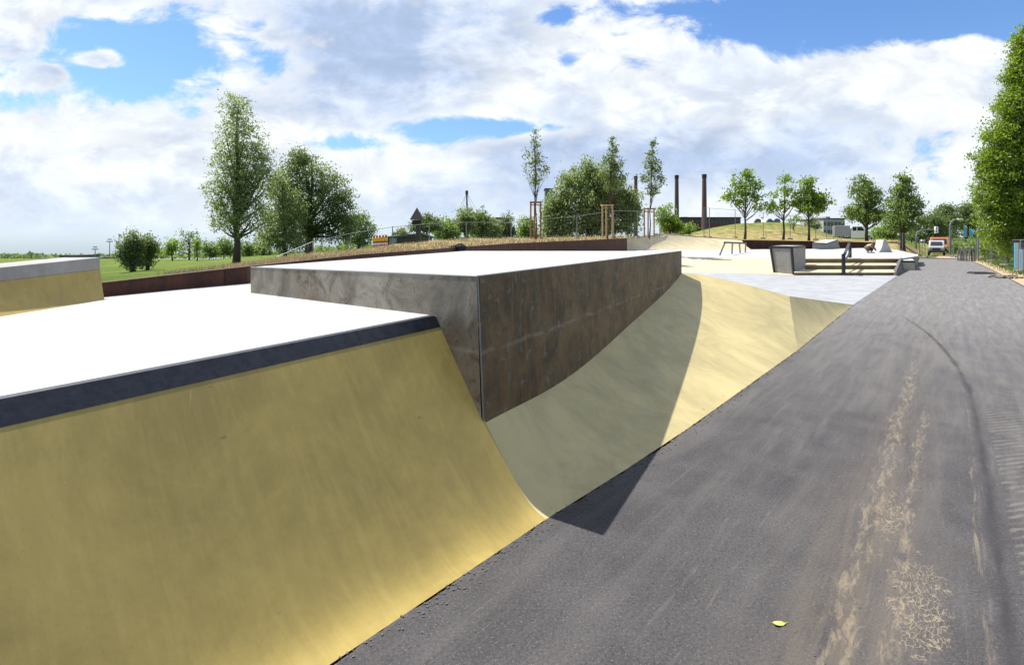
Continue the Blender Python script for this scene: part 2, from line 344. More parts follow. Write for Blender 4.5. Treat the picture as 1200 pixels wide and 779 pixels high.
simple('tank_blue', (.14, .17, .20), .6, .1, .3)
simple('palette_wood', (.27, .22, .16), .85, .3, 4)
simple('dead_leaf', (.42, .45, .10), .7)
# ------------------------------------------------------------------ geometry helpers
def P(x, y, Y): return Vector(((x-600)/F*Y, Y, H-(y-YH)/F*Y))
def G(x, y, z=0.): return P(x, y, (H-z)*F/(y-YH))
def PL(x, y, pl):                                 # hit the plane z = a + bX + cY
    a, b, c = pl; k = (x-600)/F; q = (y-YH)/F
    return P(x, y, (H-a)/(b*k+c+q))
def uv(p): return (p[0]*CU[0]+p[1]*CU[1], p[0]*CV[0]+p[1]*CV[1])
def tag(o, label=None, cat=None, group=None, kind=None):
    if label: o['label'] = label
    if cat: o['category'] = cat
    if group: o['group'] = group
    if kind: o['kind'] = kind
    return o
def thing(name, label, cat, loc=(0, 0, 0), group=None):
    o = bpy.data.objects.new(name, None); col.objects.link(o); o.location = loc; o.empty_display_size = .2
    return tag(o, label, cat, group)
def base_of(o):
    v = Vector((0, 0, 0))
    while o is not None: v += o.location; o = o.parent
    return v
def copy_tree(o, parent=None):
    c = o.copy(); col.objects.link(c); c.parent = parent
    for ch in [x for x in bpy.data.objects if x.parent == o]: copy_tree(ch, c)
    return c
class MB:
    def __init__(s): s.v = []; s.f = []
    def add(s, vs, fs):
        n = len(s.v); s.v += [tuple(p) for p in vs]; s.f += [tuple(i+n for i in f) for f in fs]; return s
    def poly(s, pts): return s.add(pts, [tuple(range(len(pts)))])
    def box(s, c, size, rz=0.):
        hx, hy, hz = [q/2 for q in size]; cs, sn = math.cos(rz), math.sin(rz)
        vs = [(c[0]+cs*x-sn*y, c[1]+sn*x+cs*y, c[2]+z) for z in (-hz, hz) for x, y in ((-hx, -hy), (hx, -hy), (hx, hy), (-hx, hy))]
        return s.add(vs, [(3, 2, 1, 0), (4, 5, 6, 7), (0, 1, 5, 4), (1, 2, 6, 5), (2, 3, 7, 6), (3, 0, 4, 7)])
    def hexa(s, lo, hi):                            # four lower and four upper corners
        n = len(lo); return s.add(list(lo)+list(hi), [tuple(range(n))[::-1], tuple(range(n, 2*n))]+[(i, (i+1) % n, (i+1) % n+n, i+n) for i in range(n)])
    def tube(s, a, b, r0, r1=None, k=6):
        a, b = Vector(a), Vector(b); r1 = r0 if r1 is None else r1
        d = (b-a); 
        if d.length < 1e-6: return s
        d.normalize(); x = d.orthogonal().normalized(); y = d.cross(x)
        vs = [a+(x*math.cos(t)+y*math.sin(t))*r0 for t in [2*math.pi*i/k for i in range(k)]]+[b+(x*math.cos(t)+y*math.sin(t))*r1 for t in [2*math.pi*i/k for i in range(k)]]
        return s.add(vs, [(i, (i+1) % k, (i+1) % k+k, i+k) for i in range(k)]+[tuple(range(k))[::-1], tuple(range(k, 2*k))])
    def path(s, pts, rs, k=6):
        pts = [Vector(p) for p in pts]; n0 = len(s.v)
        for i, p in enumerate(pts):
            d = (pts[min(i+1, len(pts)-1)]-pts[max(i-1, 0)]).normalized(); x = d.cross(Vector((.13, .97, .2))).normalized(); y = d.cross(x)
            for j in range(k):
                t = 2*math.pi*j/k; s.v.append(tuple(p+(x*math.cos(t)+y*math.sin(t))*rs[i]))
        for i in range(len(pts)-1):
            for j in range(k): s.f.append((n0+i*k+j, n0+i*k+(j+1) % k, n0+(i+1)*k+(j+1) % k, n0+(i+1)*k+j))
        s.f.append(tuple(range(n0, n0+k))[::-1]); s.f.append(tuple(range(n0+(len(pts)-1)*k, n0+len(pts)*k))); return s
    def dome(s, c, rx, ry, rz, nu=12, nv=6, full=False, jit=0.):
        n0 = len(s.v); lo = -math.pi/2 if full else 0
        for i in range(nv+1):
            ph = lo+(math.pi/2-lo)*i/nv
            for j in range(nu):
                t = 2*math.pi*j/nu; q = 1+random.uniform(-jit, jit)
                s.v.append((c[0]+rx*q*math.cos(ph)*math.cos(t), c[1]+ry*q*math.cos(ph)*math.sin(t), c[2]+rz*q*math.sin(ph)))
        for i in range(nv):
            for j in range(nu): s.f.append((n0+i*nu+j, n0+i*nu+(j+1) % nu, n0+(i+1)*nu+(j+1) % nu, n0+(i+1)*nu+j))
        return s
    def build(s, name, mat, parent=None, origin=None, smooth=False, bevel=0.):
        o0 = base_of(parent) if parent is not None else Vector(origin or (0, 0, 0))
        me = bpy.data.meshes.new(name); me.from_pydata([(p[0]-o0.x, p[1]-o0.y, p[2]-o0.z) for p in s.v], [], s.f)
        me.materials.append(MAT[mat]); me.validate()
        if smooth: me.polygons.foreach_set('use_smooth', [True]*len(me.polygons))
        o = bpy.data.objects.new(name, me); col.objects.link(o)
        if parent is not None: o.parent = parent
        else: o.location = o0
        if bevel:
            bm_ = o.modifiers.new('bevel', 'BEVEL'); bm_.width = bevel; bm_.segments = 2; bm_.limit_method = 'ANGLE'
        return o
def grid(mb, rows):                                 # rows of equal length -> quads
    n = len(rows[0]); n0 = len(mb.v)
    for r in rows: mb.v += [tuple(p) for p in r]
    for i in range(len(rows)-1):
        for j in range(n-1): mb.f.append((n0+i*n+j, n0+i*n+j+1, n0+(i+1)*n+j+1, n0+(i+1)*n+j))
def lerp(a, b, t): return a+(b-a)*t
def polyline(pts, ts):
    """pts: list of (t, Vector); sample smooth piecewise linear at ts"""
    T = [p[0] for p in pts]; A = np.array([tuple(p[1]) for p in pts])
    return [Vector([np.interp(t, T, A[:, k]) for k in range(3)]) for t in ts]
# ================================================================== GROUND
WALL = [(122, 332, 6.4), (200, 323, 7.0), (290, 313, 7.7), (420, 299, 13.), (530, 290.7, 20.), (600, 285.5, 25.), (640, 283.8, 28.), (735, 279.3, 38.)]
def colrows(x):
    """ground profile along one bearing: list of (distance, reference row, straw amount)"""
    wx = [w[0] for w in WALL]
    yw = np.interp(x, wx, [w[1] for w in WALL]); Yw = np.interp(x, wx, [w[2] for w in WALL])
    if x <= 735:
        crest = np.interp(x, [120, 200, 290, 365, 420, 457, 508, 548, 640, 735], [329, 320, 310, 298, 293.5, 288, 282.5, 280, 279, 277.3])
        far = np.interp(x, [-200, 250, 330, 420, 508, 600, 735], [303, 303.5, 298, 293, 286, 282, 279])
        Yc = Yw*1.3+1.5+np.interp(x, [250, 450], [0, 2])
        st = float(np.interp(x, [120, 230, 320], [.1, .25, 1.]))
        r = [(Yw+.06, yw+.15, st), (lerp(Yw, Yc, .5), lerp(yw, crest, .62), st), (Yc, crest, st)]
        lo = np.interp(x, [-200, 120, 200, 300, 420], [324, 323, 317, 308, 296]) if x < 420 else far
        r += [(Yc*1.25+2, lerp(crest, lo, .6), .25+st*.3), (34 if Yc*1.25+2 < 30 else Yc*1.5+4, lo, .15), (60, lerp(lo, far, .5), .2), (110, far, .2), (320, far+.3, .1), (1500, far, 0)]
        return r
    hill = np.interp(x, [735, 800, 831, 861, 888, 923, 944, 975, 1000], [278, 275.5, 268, 263, 260.5, 261, 265, 275.5, 280.5])
    a = np.interp(x, [735, 757, 782, 820, 845, 870, 1024, 1060, 1085], [279.3, 277.3, 274.6, 277.8, 279.8, 281.6, 284.2, 292, 301.4]); Ya = np.interp(x, [735, 757, 782, 820, 845, 870, 1024, 1060, 1085], [39.6, 43.6, 47.6, 50.6, 51.6, 51.2, 52.6, 49, 52.])
    f = np.interp(x, [735, 1000, 1085], [280, 281.5, 281])
    r = [(Ya+.06, a+.1, .9), (Ya+2.5, lerp(a, 280, .35) if x > 1000 else a-.8, .8), (Ya+7, max(279.3, min(a-.9, 282)), .6), (76, hill, .40), (80, hill+.3, .4), (100, 281.5, .2), (150, f+.5, .1), (320, f+.2, .1), (1500, f-.3, 0)]
    w_ = min(1., max(0., (x-1052)/33.))            # the grass levels out towards the road end
    return [(q[0], YH+(H-lerp(H-(q[1]-YH)/F*q[0], -.05, w_))*F/q[0], q[2]) for q in r]
def terr(x, Y):
    r = colrows(x); y = np.interp(Y, [q[0] for q in r], [H-(q[1]-YH)/F*q[0] for q in r]); return float(y)
def on_ground(x, Y):
    return Vector(((x-600)/F*Y, Y, terr(x, Y) if x < 1085 else -.02))
mb = MB(); straw = []
xs = list(np.arange(-2400, -200, 200)) + list(np.arange(-200, 1086, 9)); nrow = None; rows = []
for x in xs:
    r = colrows(max(x, -200)); k = (x-600)/F; c = []
    Y0 = r[0][0]
    for Yq in (.3, Y0*.5, Y0-.02): c.append((k*Yq, Yq, -.06)); straw.append(.8)
    rr = []
    for i in range(len(r)-1):
        for t in (0, .34, .67): rr.append(tuple(lerp(r[i][j], r[i+1][j], t) for j in range(3)))
    rr.append(r[-1])
    # interpolate heights, not rows, so that slopes stay straight between stations
    zz = [(H-(q[1]-YH)/F*q[0]) for q in r]; YY = [q[0] for q in r]
    for (Yq, _, s_) in rr:
        zq = float(np.interp(Yq, YY, zz)); wob = .05*math.sin(x*.07+Yq*.8)*min(1, max(0, (Yq-Y0)/8)); c.append((k*Yq, Yq, zq+wob)); straw.append(s_)
    rows.append(c)
nL = len(mb.v); grid(mb, rows)
# flat land on the right of the last bearing and behind the photographer
last = rows[-1]; rows2 = [last]; straw += [.8, .8, .8]+[.4]*(len(last)-3)
for x in (1085.01, 1120, 1160, 1250, 1500, 2200, 4200):
    k = (x-600)/F; rows2.append([(k*Yq, Yq, -.06 if j < 3 else -.03) for j, Yq in enumerate([p[1] for p in last])]); straw += [.45]*len(last)
grid(mb, rows2)
k0, k1 = (xs[0]-600)/F, (4200-600)/F
mb.add([(k0*.3, .3, -.06), (k1*.3, .3, -.06), (900, -900, -.06), (-900, -900, -.06)], [(0, 1, 2, 3)]); straw += [.4]*4
mb.add([(k1*.3, .3, -.06), (k1*1500, 1500, -.03), (6000, -900, -.06), (900, -900, -.06)], [(0, 1, 2, 3)]); straw += [.4]*4
gr = mb.build('ground', 'grass_ground', smooth=True); tag(gr, kind='structure')
at = gr.data.attributes.new('straw', 'FLOAT', 'POINT'); at.data.foreach_set('value', straw)
# ------------------------------------------------------------------ asphalt road
C = [G(385, 779), G(640, 608), G(775, 524), G(935, 410), G(1000, 357), G(1052, 322.6), G(1062, 314.5), G(1075, 309), G(1078, 301.5)]
cb = [Vector((C[0].x-CU[0]*t, C[0].y-CU[1]*t, 0)) for t in (9, 4, 1)]
edgeL = cb+C; dense = []
for i in range(len(edgeL)-1):
    a, b = edgeL[i], edgeL[i+1]; n = max(2, int((b-a).length/.05)) if a.y < 20 else 4
    for j in range(n):
        p = a.lerp(b, j/n); w = .02 if p.y < 18 else .0; p = p+Vector((-CV[0], -CV[1], 0))*(.0+random.uniform(-w, w*.4)); dense.append(p)
dense.append(edgeL[-1])
rightE = [G(1131, 303.4), G(1150, 310.5), G(1168, 319), G(1200, 336), Vector((10, 9.5, 0)), Vector((5.6, 1.5, 0)), Vector((1, -9, 0)), Vector((-2, -14, 0))]
mb = MB()
for (p) in dense: mb.v.append((p.x, p.y, 0))
n = len(dense)
R_T = [0]; 
for i in range(1, len(rightE)): R_T.append(R_T[-1]+(rightE[i]-rightE[i-1]).length)
rightE = rightE[::-1]; R_T = [0]
for i in range(1, len(rightE)): R_T.append(R_T[-1]+(rightE[i]-rightE[i-1]).length)
D_T = [0]
for i in range(1, n): D_T.append(D_T[-1]+(dense[i]-dense[i-1]).length)
# the right edge is sampled at the same distances so the sheet is made of clean strips
for i in range(n):
    q = polyline(list(zip([t/R_T[-1] for t in R_T], rightE)), [D_T[i]/D_T[-1]])[0]; jit = 0
    mb.v.append((q.x+jit, q.y, 0))
for i in range(n-1): mb.f.append((i, i+1, n+i+1, n+i)[::-1])
tag(mb.build('road', 'asphalt'), kind='structure')
# sandy shoulder on the right
mb = MB(); a = [G(1096, 302.2, -.012), G(1131, 303, -.012), G(1150, 310, -.012), G(1168, 318.5, -.012), G(1200, 335, -.012), Vector((9.8, 9.5, -.012)), Vector((5.3, 1.5, -.012))]
b = [G(1100, 299.5, -.012), G(1146, 300.8, -.012), G(1183, 311, -.012), G(1208, 319, -.012), G(1260, 336, -.012), Vector((13, 9.5, -.012)), Vector((8, 1, -.012))]
grid(mb, [a, [x+(y-x)*.5+Vector((0, 0, .0)) for x, y in zip(a, b)], b]); tag(mb.build('sand_verge', 'sandy_soil'), kind='structure')
# ================================================================== SKATE PARK, near part
zL, zR = 1.08, 1.149
Lc, Rc = G(0, 468, zL), G(510, 370, zR)
uR, vR = uv(Rc)
bU, bV = (zR-zL)/(uR-uv(Lc)[0]), .02
DECK = (zR-bU*uR-bV*vR, bU*CU[0]+bV*CV[0], bU*CU[1]+bV*CV[1])
def deckz(p): return DECK[0]+DECK[1]*p[0]+DECK[2]*p[1]
Fc = P(560, 324, 3.683); Fb = P(567, 495, 3.683)                       # front corner of the raised box, top and foot
Bb = PL(295, 343, DECK); Bt = P(295, 313.2, Bb.y)
Rt = P(798, 294.3, 10.35); Rb = P(798, 320, 10.35)
Kt = P(545, 294.3, 11.5)
# --- left quarter pipe
root = thing('quarter_pipe', 'long ochre concrete ramp with dark steel edge band below its white deck, lower left', 'skate ramp', (C[0].x, C[0].y, 0))
def prof(t):
    # flat lip at the asphalt, quick transition, then an almost straight steep face
    return float(np.interp(t, PT, PZ))
_s = np.linspace(0, 1, 201); _sl = np.interp(_s, [0, .07, .17, .28, .512, 1.0], [.20, .36, .78, 1.02, 1.14, 1.17]); PZ = np.concatenate([[0], np.cumsum((_sl[1:]+_sl[:-1])/2*np.diff(_s))]); PZ /= PZ[-1]; PT = _s
back = Vector((-CU[0], -CU[1], 0))
cop = [Lc+back*8, Lc, Rc]; cop[0].z = Lc.z
foot = [cb[0]+back*.0, C[0], C[1]]
band_t, band_b = [], []
bot_px = {1: (0, 505.5), 2: (513, 387)}
rowsr = []; nu_, nv_ = 60, 22
for j in range(nu_+1):
    s_ = j/nu_
    if s_ < .4: q = s_/.4; top = cop[0].lerp(cop[1], q); bt = cb[0].lerp(C[0], q)
    else: q = (s_-.4)/.6; top = cop[1].lerp(cop[2], q); bt = C[0].lerp(C[1], q)
    bh = lerp(.092, .074, (s_-.4)/.6 if s_ > .4 else 0)                 # the steel band takes the top of the face
    tp = Vector((top.x+CV[0]*bh*.66, top.y+CV[1]*bh*.66, top.z-bh)); c_ = []
    for i in range(nv_+1):
        t = i/nv_; p = bt.lerp(tp, t); p.z = tp.z*prof(t); c_.append(p)
    rowsr.append(c_); band_t.append(top); band_b.append(tp)
mb = MB(); grid(mb, rowsr)
mb.build('ramp_face', 'ochre_concrete', root, smooth=True)
mb = MB(); o1 = Vector((CV[0], CV[1], 0))
grid(mb, [[p+o1*.001+Vector((0, 0, .002)) for p in band_t], [p+o1*.0025 for p in band_b]])
grid(mb, [[p-o1*.045+Vector((0, 0, .004)) for p in band_t], [p+o1*.001+Vector((0, 0, .002)) for p in band_t]])
grid(mb, [[p+o1*.0025 for p in band_b], [p-o1*.02 for p in band_b]])
mb.build('edge_band', 'coping_steel', root)
# deck up to the rusty wall and the small quarter pipe
wl_q = None
wl = [PL(122, 348.5, DECK), PL(200, 340, DECK), PL(290, 332, DECK)]
farL = PL(-20, 371, DECK)
wx_ = [Vector((p.x*1.012, p.y*1.012, p.z)) for p in wl]
dk = [cop[0]-o1*.04, cop[1]-o1*.04, cop[2]-o1*.04, Rc+Vector((.01, -.01, 0)), Bb+Vector((.3, .1, 0)), Vector((-2.6, 9.6, 0)), Vector((-3.85, 8.6, 0)), wx_[2], wx_[1], wx_[0], farL, Vector((-8, 2.5, 0)), Vector((-9, -3, 0))]
dk = [Vector((p.x, p.y, deckz(p) if i > 2 else p.z+.002)) for i, p in enumerate(dk)]; dk[-1].z = dk[0].z; dk[-2].z = zL-.08
mb = MB(); ctr = Vector((-3.2, 4.2, 0)); ctr.z = deckz(ctr)
mb.v = [tuple(p) for p in dk]+[tuple(ctr)]; mb.f = [(i, (i+1) % len(dk), len(dk)) for i in range(len(dk))]
mb.build('deck', 'white_concrete', root)
# --- raised box
root = thing('raised_box', 'big wedge-shaped box with stained steel sides and white concrete top at the middle', 'platform', (Fb.x, Fb.y, 0))
mb = MB(); up = Vector((0, 0, .012))
sideL = [Fc, Bt, Vector((Bt.x, Bt.y, Bb.z-.25)), Vector((Rc.x, Rc.y, .5)), Vector((Fb.x, Fb.y, Fb.z-.12))]
def clad(name, top, botpts, outward, mat='stained_cladding'):
    mb = MB(); n = len(top); o = outward*.012
    grid(mb, [[p+o for p in top], [p+o for p in botpts]]); grid(mb, [[p for p in top], [p+o for p in top]])
    return mb.build(name, mat, root)
ts = [i/24 for i in range(25)]
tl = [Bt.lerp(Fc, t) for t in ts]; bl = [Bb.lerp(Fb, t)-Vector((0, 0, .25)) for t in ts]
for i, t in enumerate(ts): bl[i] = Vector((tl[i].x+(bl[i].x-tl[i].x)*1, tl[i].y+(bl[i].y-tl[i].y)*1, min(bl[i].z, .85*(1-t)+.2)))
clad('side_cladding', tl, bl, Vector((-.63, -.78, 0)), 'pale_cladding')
tr = [Fc.lerp(Rt, t) for t in ts]; br = [Vector((lerp(Fb.x, Rb.x, t), lerp(Fb.y, Rb.y, t), .15+.2*t)) for t in ts]
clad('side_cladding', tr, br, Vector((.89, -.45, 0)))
clad('side_cladding', [Rt, Kt], [Vector((Rt.x, Rt.y, 0)), Vector((Kt.x, Kt.y, 0))], Vector((.3, .95, 0)))
clad('side_cladding', [Kt, Bt], [Vector((Kt.x, Kt.y, .5)), Vector((Bt.x, Bt.y, .5))], Vector((-.93, .35, 0)))
tp = MB(); cc = (Fc+Bt+Kt+Rt)/4
tp.v = [tuple(p+Vector((0, 0, .003))) for p in (Fc, Rt, Kt, Bt)]+[tuple(cc)]; tp.f = [(0, 1, 4), (1, 2, 4), (2, 3, 4), (3, 0, 4)]
tp.build('top_slab', 'white_concrete', root)
em = MB(); e1 = (Fc-cc).normalized()*.012
for a, b in ((Bt, Fc), (Fc, Rt)):
    em.tube(a+e1+Vector((0, 0, .002)), b+e1+Vector((0, 0, .002)), .007, k=5)
em.tube(Fc+e1, Vector((Fb.x, Fb.y, .42))+e1, .006, k=5)
em.build('corner_trim', 'galvanised', root)
# --- right bank
root = thing('concrete_bank', 'cream concrete bank half shaded by the steel-sided box, sloping down to the asphalt', 'skate ramp', (C[1].x, C[1].y, 0))
c0 = Vector((Fb.x, Fb.y, Fb.z)); c1 = P(662, 444, 5.0); c2 = P(729, 388, 6.71); c3 = Rb.copy()
rm = G(860, 330, .9); A = G(925, 347, .6)
tops = [(0, c0), (.2, c1), (.42, c2), (.68, c3), (.84, rm), (1, A)]
bots = [(0, C[1]), (.2, C[1].lerp(C[2], .62)), (.42, C[2].lerp(C[3], .12)), (.68, C[2].lerp(C[3], .62)), (.84, C[2].lerp(C[3], .83)), (1, C[3])]
def catmull(pts, ts):
    T = np.array([p[0] for p in pts]); V = np.array([tuple(p[1]) for p in pts]); D = np.gradient(V, T, axis=0); outp = []
    for t in ts:
        i = min(max(np.searchsorted(T, t)-1, 0), len(T)-2); h = T[i+1]-T[i]; s = (t-T[i])/h
        outp.append(Vector(V[i]*(2*s**3-3*s**2+1)+D[i]*h*(s**3-2*s**2+s)+V[i+1]*(-2*s**3+3*s**2)+D[i+1]*h*(s**3-s**2)))
    return outp
ts = [i/56 for i in range(57)]
T_, B_ = catmull(tops, ts), polyline(bots, ts); rowsr = []
for k_, (a, b) in enumerate(zip(T_, B_)):
    c_ = []; q = .3
    for i in range(21):
        t = i/20; p = b.lerp(a, t); wq = max(0., 1-k_/14); p.z = a.z*(wq*prof(.512*t)/prof(.512)+(1-wq)*(.72*t+.28*t*t)); c_.append(p)
    rowsr.append(c_)
mb = MB(); grid(mb, rowsr); 
mb.build('bank_face', 'cream_concrete', root, smooth=True)
mb = MB(); D_ = C[4]; aa = rowsr[-1]
rows_ = []
for p in aa:
    t = (p-aa[0]).length/(aa[-1]-aa[0]).length; e = C[3].lerp(D_, 1.0); rows_.append(p)
mb.v = [tuple(p) for p in rows_]+[tuple(D_)]; mb.f = [(i, i+1, len(rows_)) for i in range(len(rows_)-1)]
mb.build('hip_face', 'cream_concrete', root)
mb = MB(); rg = [r[-1] for r in rowsr if True][38:]
bk = [Vector((p.x-CV[0]*(.25+p.z*1.1), p.y-CV[1]*(.25+p.z*1.1), -.03)) for p in rg]
grid(mb, [rg, bk]); mb.poly([rg[-1], D_, bk[-1]]); mb.build('back_face', 'cream_concrete', root, smooth=False)
# --- grey slab beyond the bank
mb = MB(); z5 = .005
sl = [G(1000, 357, z5)+Vector((.0, 0, 0)), G(1052, 322.6, z5), G(1000, 322.7, z5), G(905, 321.5, z5), G(795, 318.3, z5), Vector((3.0, 14.5, z5)), Vector((2.6, 11.4, z5)), Vector((3.8, 11.2, z5)), Vector((4.9, 11.3, z5)), Vector((5.4, 11.6, z5))]
mb.poly(sl); tag(mb.build('pavement', 'slab_grey'), kind='structure')
# --- cream bank and plateau beyond
def platz(Y): return float(np.interp(Y, [31, 34, 50, 60], [.60, .60, .80, .85]))
def Q(x, y):                                       # hit the plateau
    Y = 40.
    for _ in range(30): Y = (H-platz(Y))*F/(y-YH)
    return P(x, y, Y)
root = thing('plateau', 'upper skate area of pale concrete with low cream bank in front, left of the steps', 'skate platform', (6, 30, 0))
b0 = [G(780, 318, -.01), G(905, 321.3, -.01), G(943, 322.5, -.01)]; b1 = [P(780, 301.2, 34), P(905, 301.8, 33.2), P(943, 302.6, 31.4)]
rowsr = []
for t in [i/8 for i in range(9)]: rowsr.append([Vector((*(b0[i].lerp(b1[i], t))[:2], lerp(b0[i].z, b1[i].z, .8*t+.2*t*t))) for i in range(3)])
mb = MB(); grid(mb, rowsr)
mb.add([b1[0], Vector((3, 33, .6)), Vector((3, 26, -.02)), b0[0]], [(0, 1, 2, 3)])
mb.build('front_bank', 'pale_cream', root, smooth=True)
st = P(1054.5, 302.6, 31.2)
mb = MB(); xr = st.x
front = [Vector((3, 33, .6)), b1[0], b1[1], b1[2], P(1054.5, 303, 31.05), Q(1075.2, 300.2), Q(1076, 298.6)]
bk = [P(722, 292.3, 38), P(760, 292.6, 42), P(820, 292.6, 46), P(878, 292.3, 49), P(960, 291.6, 50), P(1024, 290.5, 51), P(1047, 292, 49)]
front = [Vector((p.x, p.y, p.z)) for p in front]; rowsr = [front]
for t in (.25, .5, .75, 1.): rowsr.append([a.lerp(b, t) for a, b in zip(front, bk)])
grid(mb, rowsr)
mb.add([Vector((3, 33, .6)), bk[0], Vector((-1.5, 24.5, .95)), Vector((-3.3, 9.5, 1.0)), Vector((-1.2, 11.8, .8)), Vector((3.0, 10.8, .55)), Vector((3.0, 26, .5))], [(6, 5, 4, 3, 2, 1, 0)])
mb.build('upper_floor', 'white_concrete', root)
mb = MB()                                           # side skirt of the plateau towards the road
sk = [P(1054.5, 303, 31.05), Q(1075.2, 300.2), Q(1076, 298.6), bk[-1]]
grid(mb, [sk, [Vector((p.x, p.y, -.05)) for p in sk]]); mb.build('side_skirt', 'grey_concrete', root)
# --- rear bank with ridge
root = thing('rear_bank', 'low cream bank with a dark capped ridge at the back of the park', 'skate ramp', (10, 45, .7))
rp = [(722, 292.3, 735, 279.6, 38, 39), (745, 292.5, 757, 277.3, 40, 43), (775, 292.6, 782, 274.6, 43, 47), (820, 292.5, 820, 277.8, 46, 50), (850, 292.4, 845, 279.8, 48, 51), (880, 292.1, 869, 281.6, 49, 50.2)]
lo = [P(a, b, e) for a, b, c, d_, e, f_ in rp]; hi = [P(c, d_, f_) for a, b, c, d_, e, f_ in rp]
rowsr = []
for t in [i/8 for i in range(9)]: rowsr.append([Vector((*(a.lerp(b, t))[:2], lerp(a.z, b.z, .55*t+.45*t*t))) for a, b in zip(lo, hi)])
mb = MB(); grid(mb, rowsr); mb.build('bank_face', 'pale_cream', root, smooth=True)
mb = MB(); grid(mb, [[p+Vector((0, 0, .05)) for p in hi], [p+Vector((.0, 0, -.03)) for p in hi]]); grid(mb, [[p+Vector((0, 0, .05)) for p in hi], [p+Vector((.1, .5, .05)) for p in hi]]); grid(mb, [[p+Vector((.1, .5, .05)) for p in hi], [p+Vector((.1, .5, -.6)) for p in hi]])
mb.build('ridge_cap', 'grey_concrete', root)
# --- rusty walls
def wall(name, label, top, bot):
    rt = thing(name, label, 'wall', (bot[0].x, bot[0].y, bot[0].z))
    mb = MB(); off = [Vector((-(top[min(i+1, len(top)-1)]-top[max(i-1, 0)]).y, (top[min(i+1, len(top)-1)]-top[max(i-1, 0)]).x, 0)).normalized()*.05 for i in range(len(top))]
    grid(mb, [top, bot]); grid(mb, [[p+o for p, o in zip(top, off)], top]); grid(mb, [[p+o for p, o in zip(bot, off)], [p+o for p, o in zip(top, off)]])
    mb.build('steel_plate', 'rusty_steel', rt)
    mb = MB()
    for i in range(len(top)-1): mb.hexa([top[i]-off[i]*.4, top[i+1]-off[i+1]*.4, top[i+1]+off[i+1]*1.5, top[i]+off[i]*1.5], [p+Vector((0, 0, .012)) for p in (top[i]-off[i]*.4, top[i+1]-off[i+1]*.4, top[i+1]+off[i+1]*1.5, top[i]+off[i]*1.5)])
    mb.build('top_rail', 'rusty_steel', rt)
    return rt
tw, bw = [], []
for i, (x, y, Y) in enumerate([(-60, 353, 5.6)]+WALL):
    p = P(x, y, Y); tw.append(p); bw.append(Vector((p.x, p.y, {0: .9, 1: wl[0].z-.03, 2: wl[1].z-.03, 3: wl[2].z-.05}.get(i, .75))))
wall('rust_wall', 'long rust-brown steel retaining wall curving behind the white box', tw, bw)
tw = [P(866, 281.3, 50.3), P(900, 281.8, 50.6), P(960, 282.8, 51.2), P(1026, 284.2, 52)]; bw = [P(880, 292.6, 49.6), P(905, 292.6, 50.2), P(960, 292., 50.8), P(1026, 291, 51.6)]
wall('rust_wall', 'straight rust-brown steel wall behind the tapered concrete block and steps', tw, [Vector((a.x, a.y, b.z-.05)) for a, b in zip(tw, bw)])
# --- small quarter pipe at far left
rt = thing('small_quarter_pipe', 'ochre ramp with grey concrete cap standing on the deck at the left edge', 'skate ramp', tuple(wl[0]))
fa, fb_ = PL(-60, 381, DECK), PL(123, 351.5, DECK)
n2 = Vector((-(fb_-fa).y, (fb_-fa).x, 0)).normalized()
topA, topB = P(-60, 337, fa.y+.22), P(117.4, 315.8, fb_.y+.22); capA, capB = P(-60, 319.5, fa.y+.24), P(117.4, 301.6, fb_.y+.24)
rowsr = []
for t in [i/10 for i in range(11)]: rowsr.append([Vector((*(a.lerp(b, t**.75))[:2], lerp(a.z-.01, b.z, t))) for a, b in ((fa, topA), (fb_, topB))])
mb = MB(); grid(mb, rowsr); mb.build('ramp_face', 'ochre_concrete', rt, smooth=True)
mb = MB(); dp = n2*.42
mb.hexa([topA, topB, topB+dp, topA+dp], [capA, capB, capB+dp, capA+dp]); mb.build('cap', 'grey_concrete', rt, bevel=.008)
mb = MB(); en = [r[1] for r in rowsr]; mb.poly(en+[topB+dp, Vector(((topB+dp).x, (topB+dp).y, fb_.z-.02))]); mb.poly([topA+dp, topB+dp, Vector(((topB+dp).x, (topB+dp).y, fb_.z-.02)), Vector(((topA+dp).x, (topA+dp).y, fb_.z-.02))])
mb.build('end_wall', 'pale_cream', rt)
# ================================================================== FAR SKATE OBSTACLES
# steps
rt = thing('steps', 'three wide concrete steps with shaded risers beside the dark handrail', 'steps', tuple(G(997, 322.6)))
lv = [(25.9, .143), (28.4, .36), (31.0, .60)]; zprev = -.03
xl, xr_ = 930, [1050.5, 1052.5, 1054.3]
for i, (Y, z) in enumerate(lv):
    Yn = lv[i+1][0] if i < 2 else 31.4
    a, b = P(xl, 0, Y), P(xr_[i], 0, Y); a2, b2 = P(xl, 0, Yn+.0), P(xr_[min(2, i+1)], 0, Yn)
    mb = MB(); q = lambda p, zz: Vector((p.x, p.y, zz))
    mb.poly([q(a, zprev), q(b, zprev), q(b, z-.03), q(a, z-.03)]); mb.build('riser', 'step_riser', rt)
    mb = MB(); fw = Vector((0, -.06, 0)); mb.hexa([q(a, z-.03)+fw, q(b, z-.03)+fw, q(b2, z-.03), q(a2, z-.03)], [q(a, z)+fw, q(b, z)+fw, q(b2, z), q(a2, z)])
    mb.build('tread', 'pale_cream', rt); zprev = z-.03
mb = MB(); s0, s1, s2 = G(1050.5, 323.2), G(1062.5, 314.5), P(1054.8, 302.2, 31.1); s3 = P(1052, 318.2, 26.2)
s4 = P(1058.5, 302.4, 31.6)
mb.hexa([s0, s1, Vector((s1.x-.5, s1.y+.6, 0)), Vector((s0.x-.02, s0.y+.3, 0))], [Vector((s0.x, s0.y, .2)), P(1057, 301.9, 31), P(1056, 301.9, 31.6), P(1054.5, 302.2, 31)])
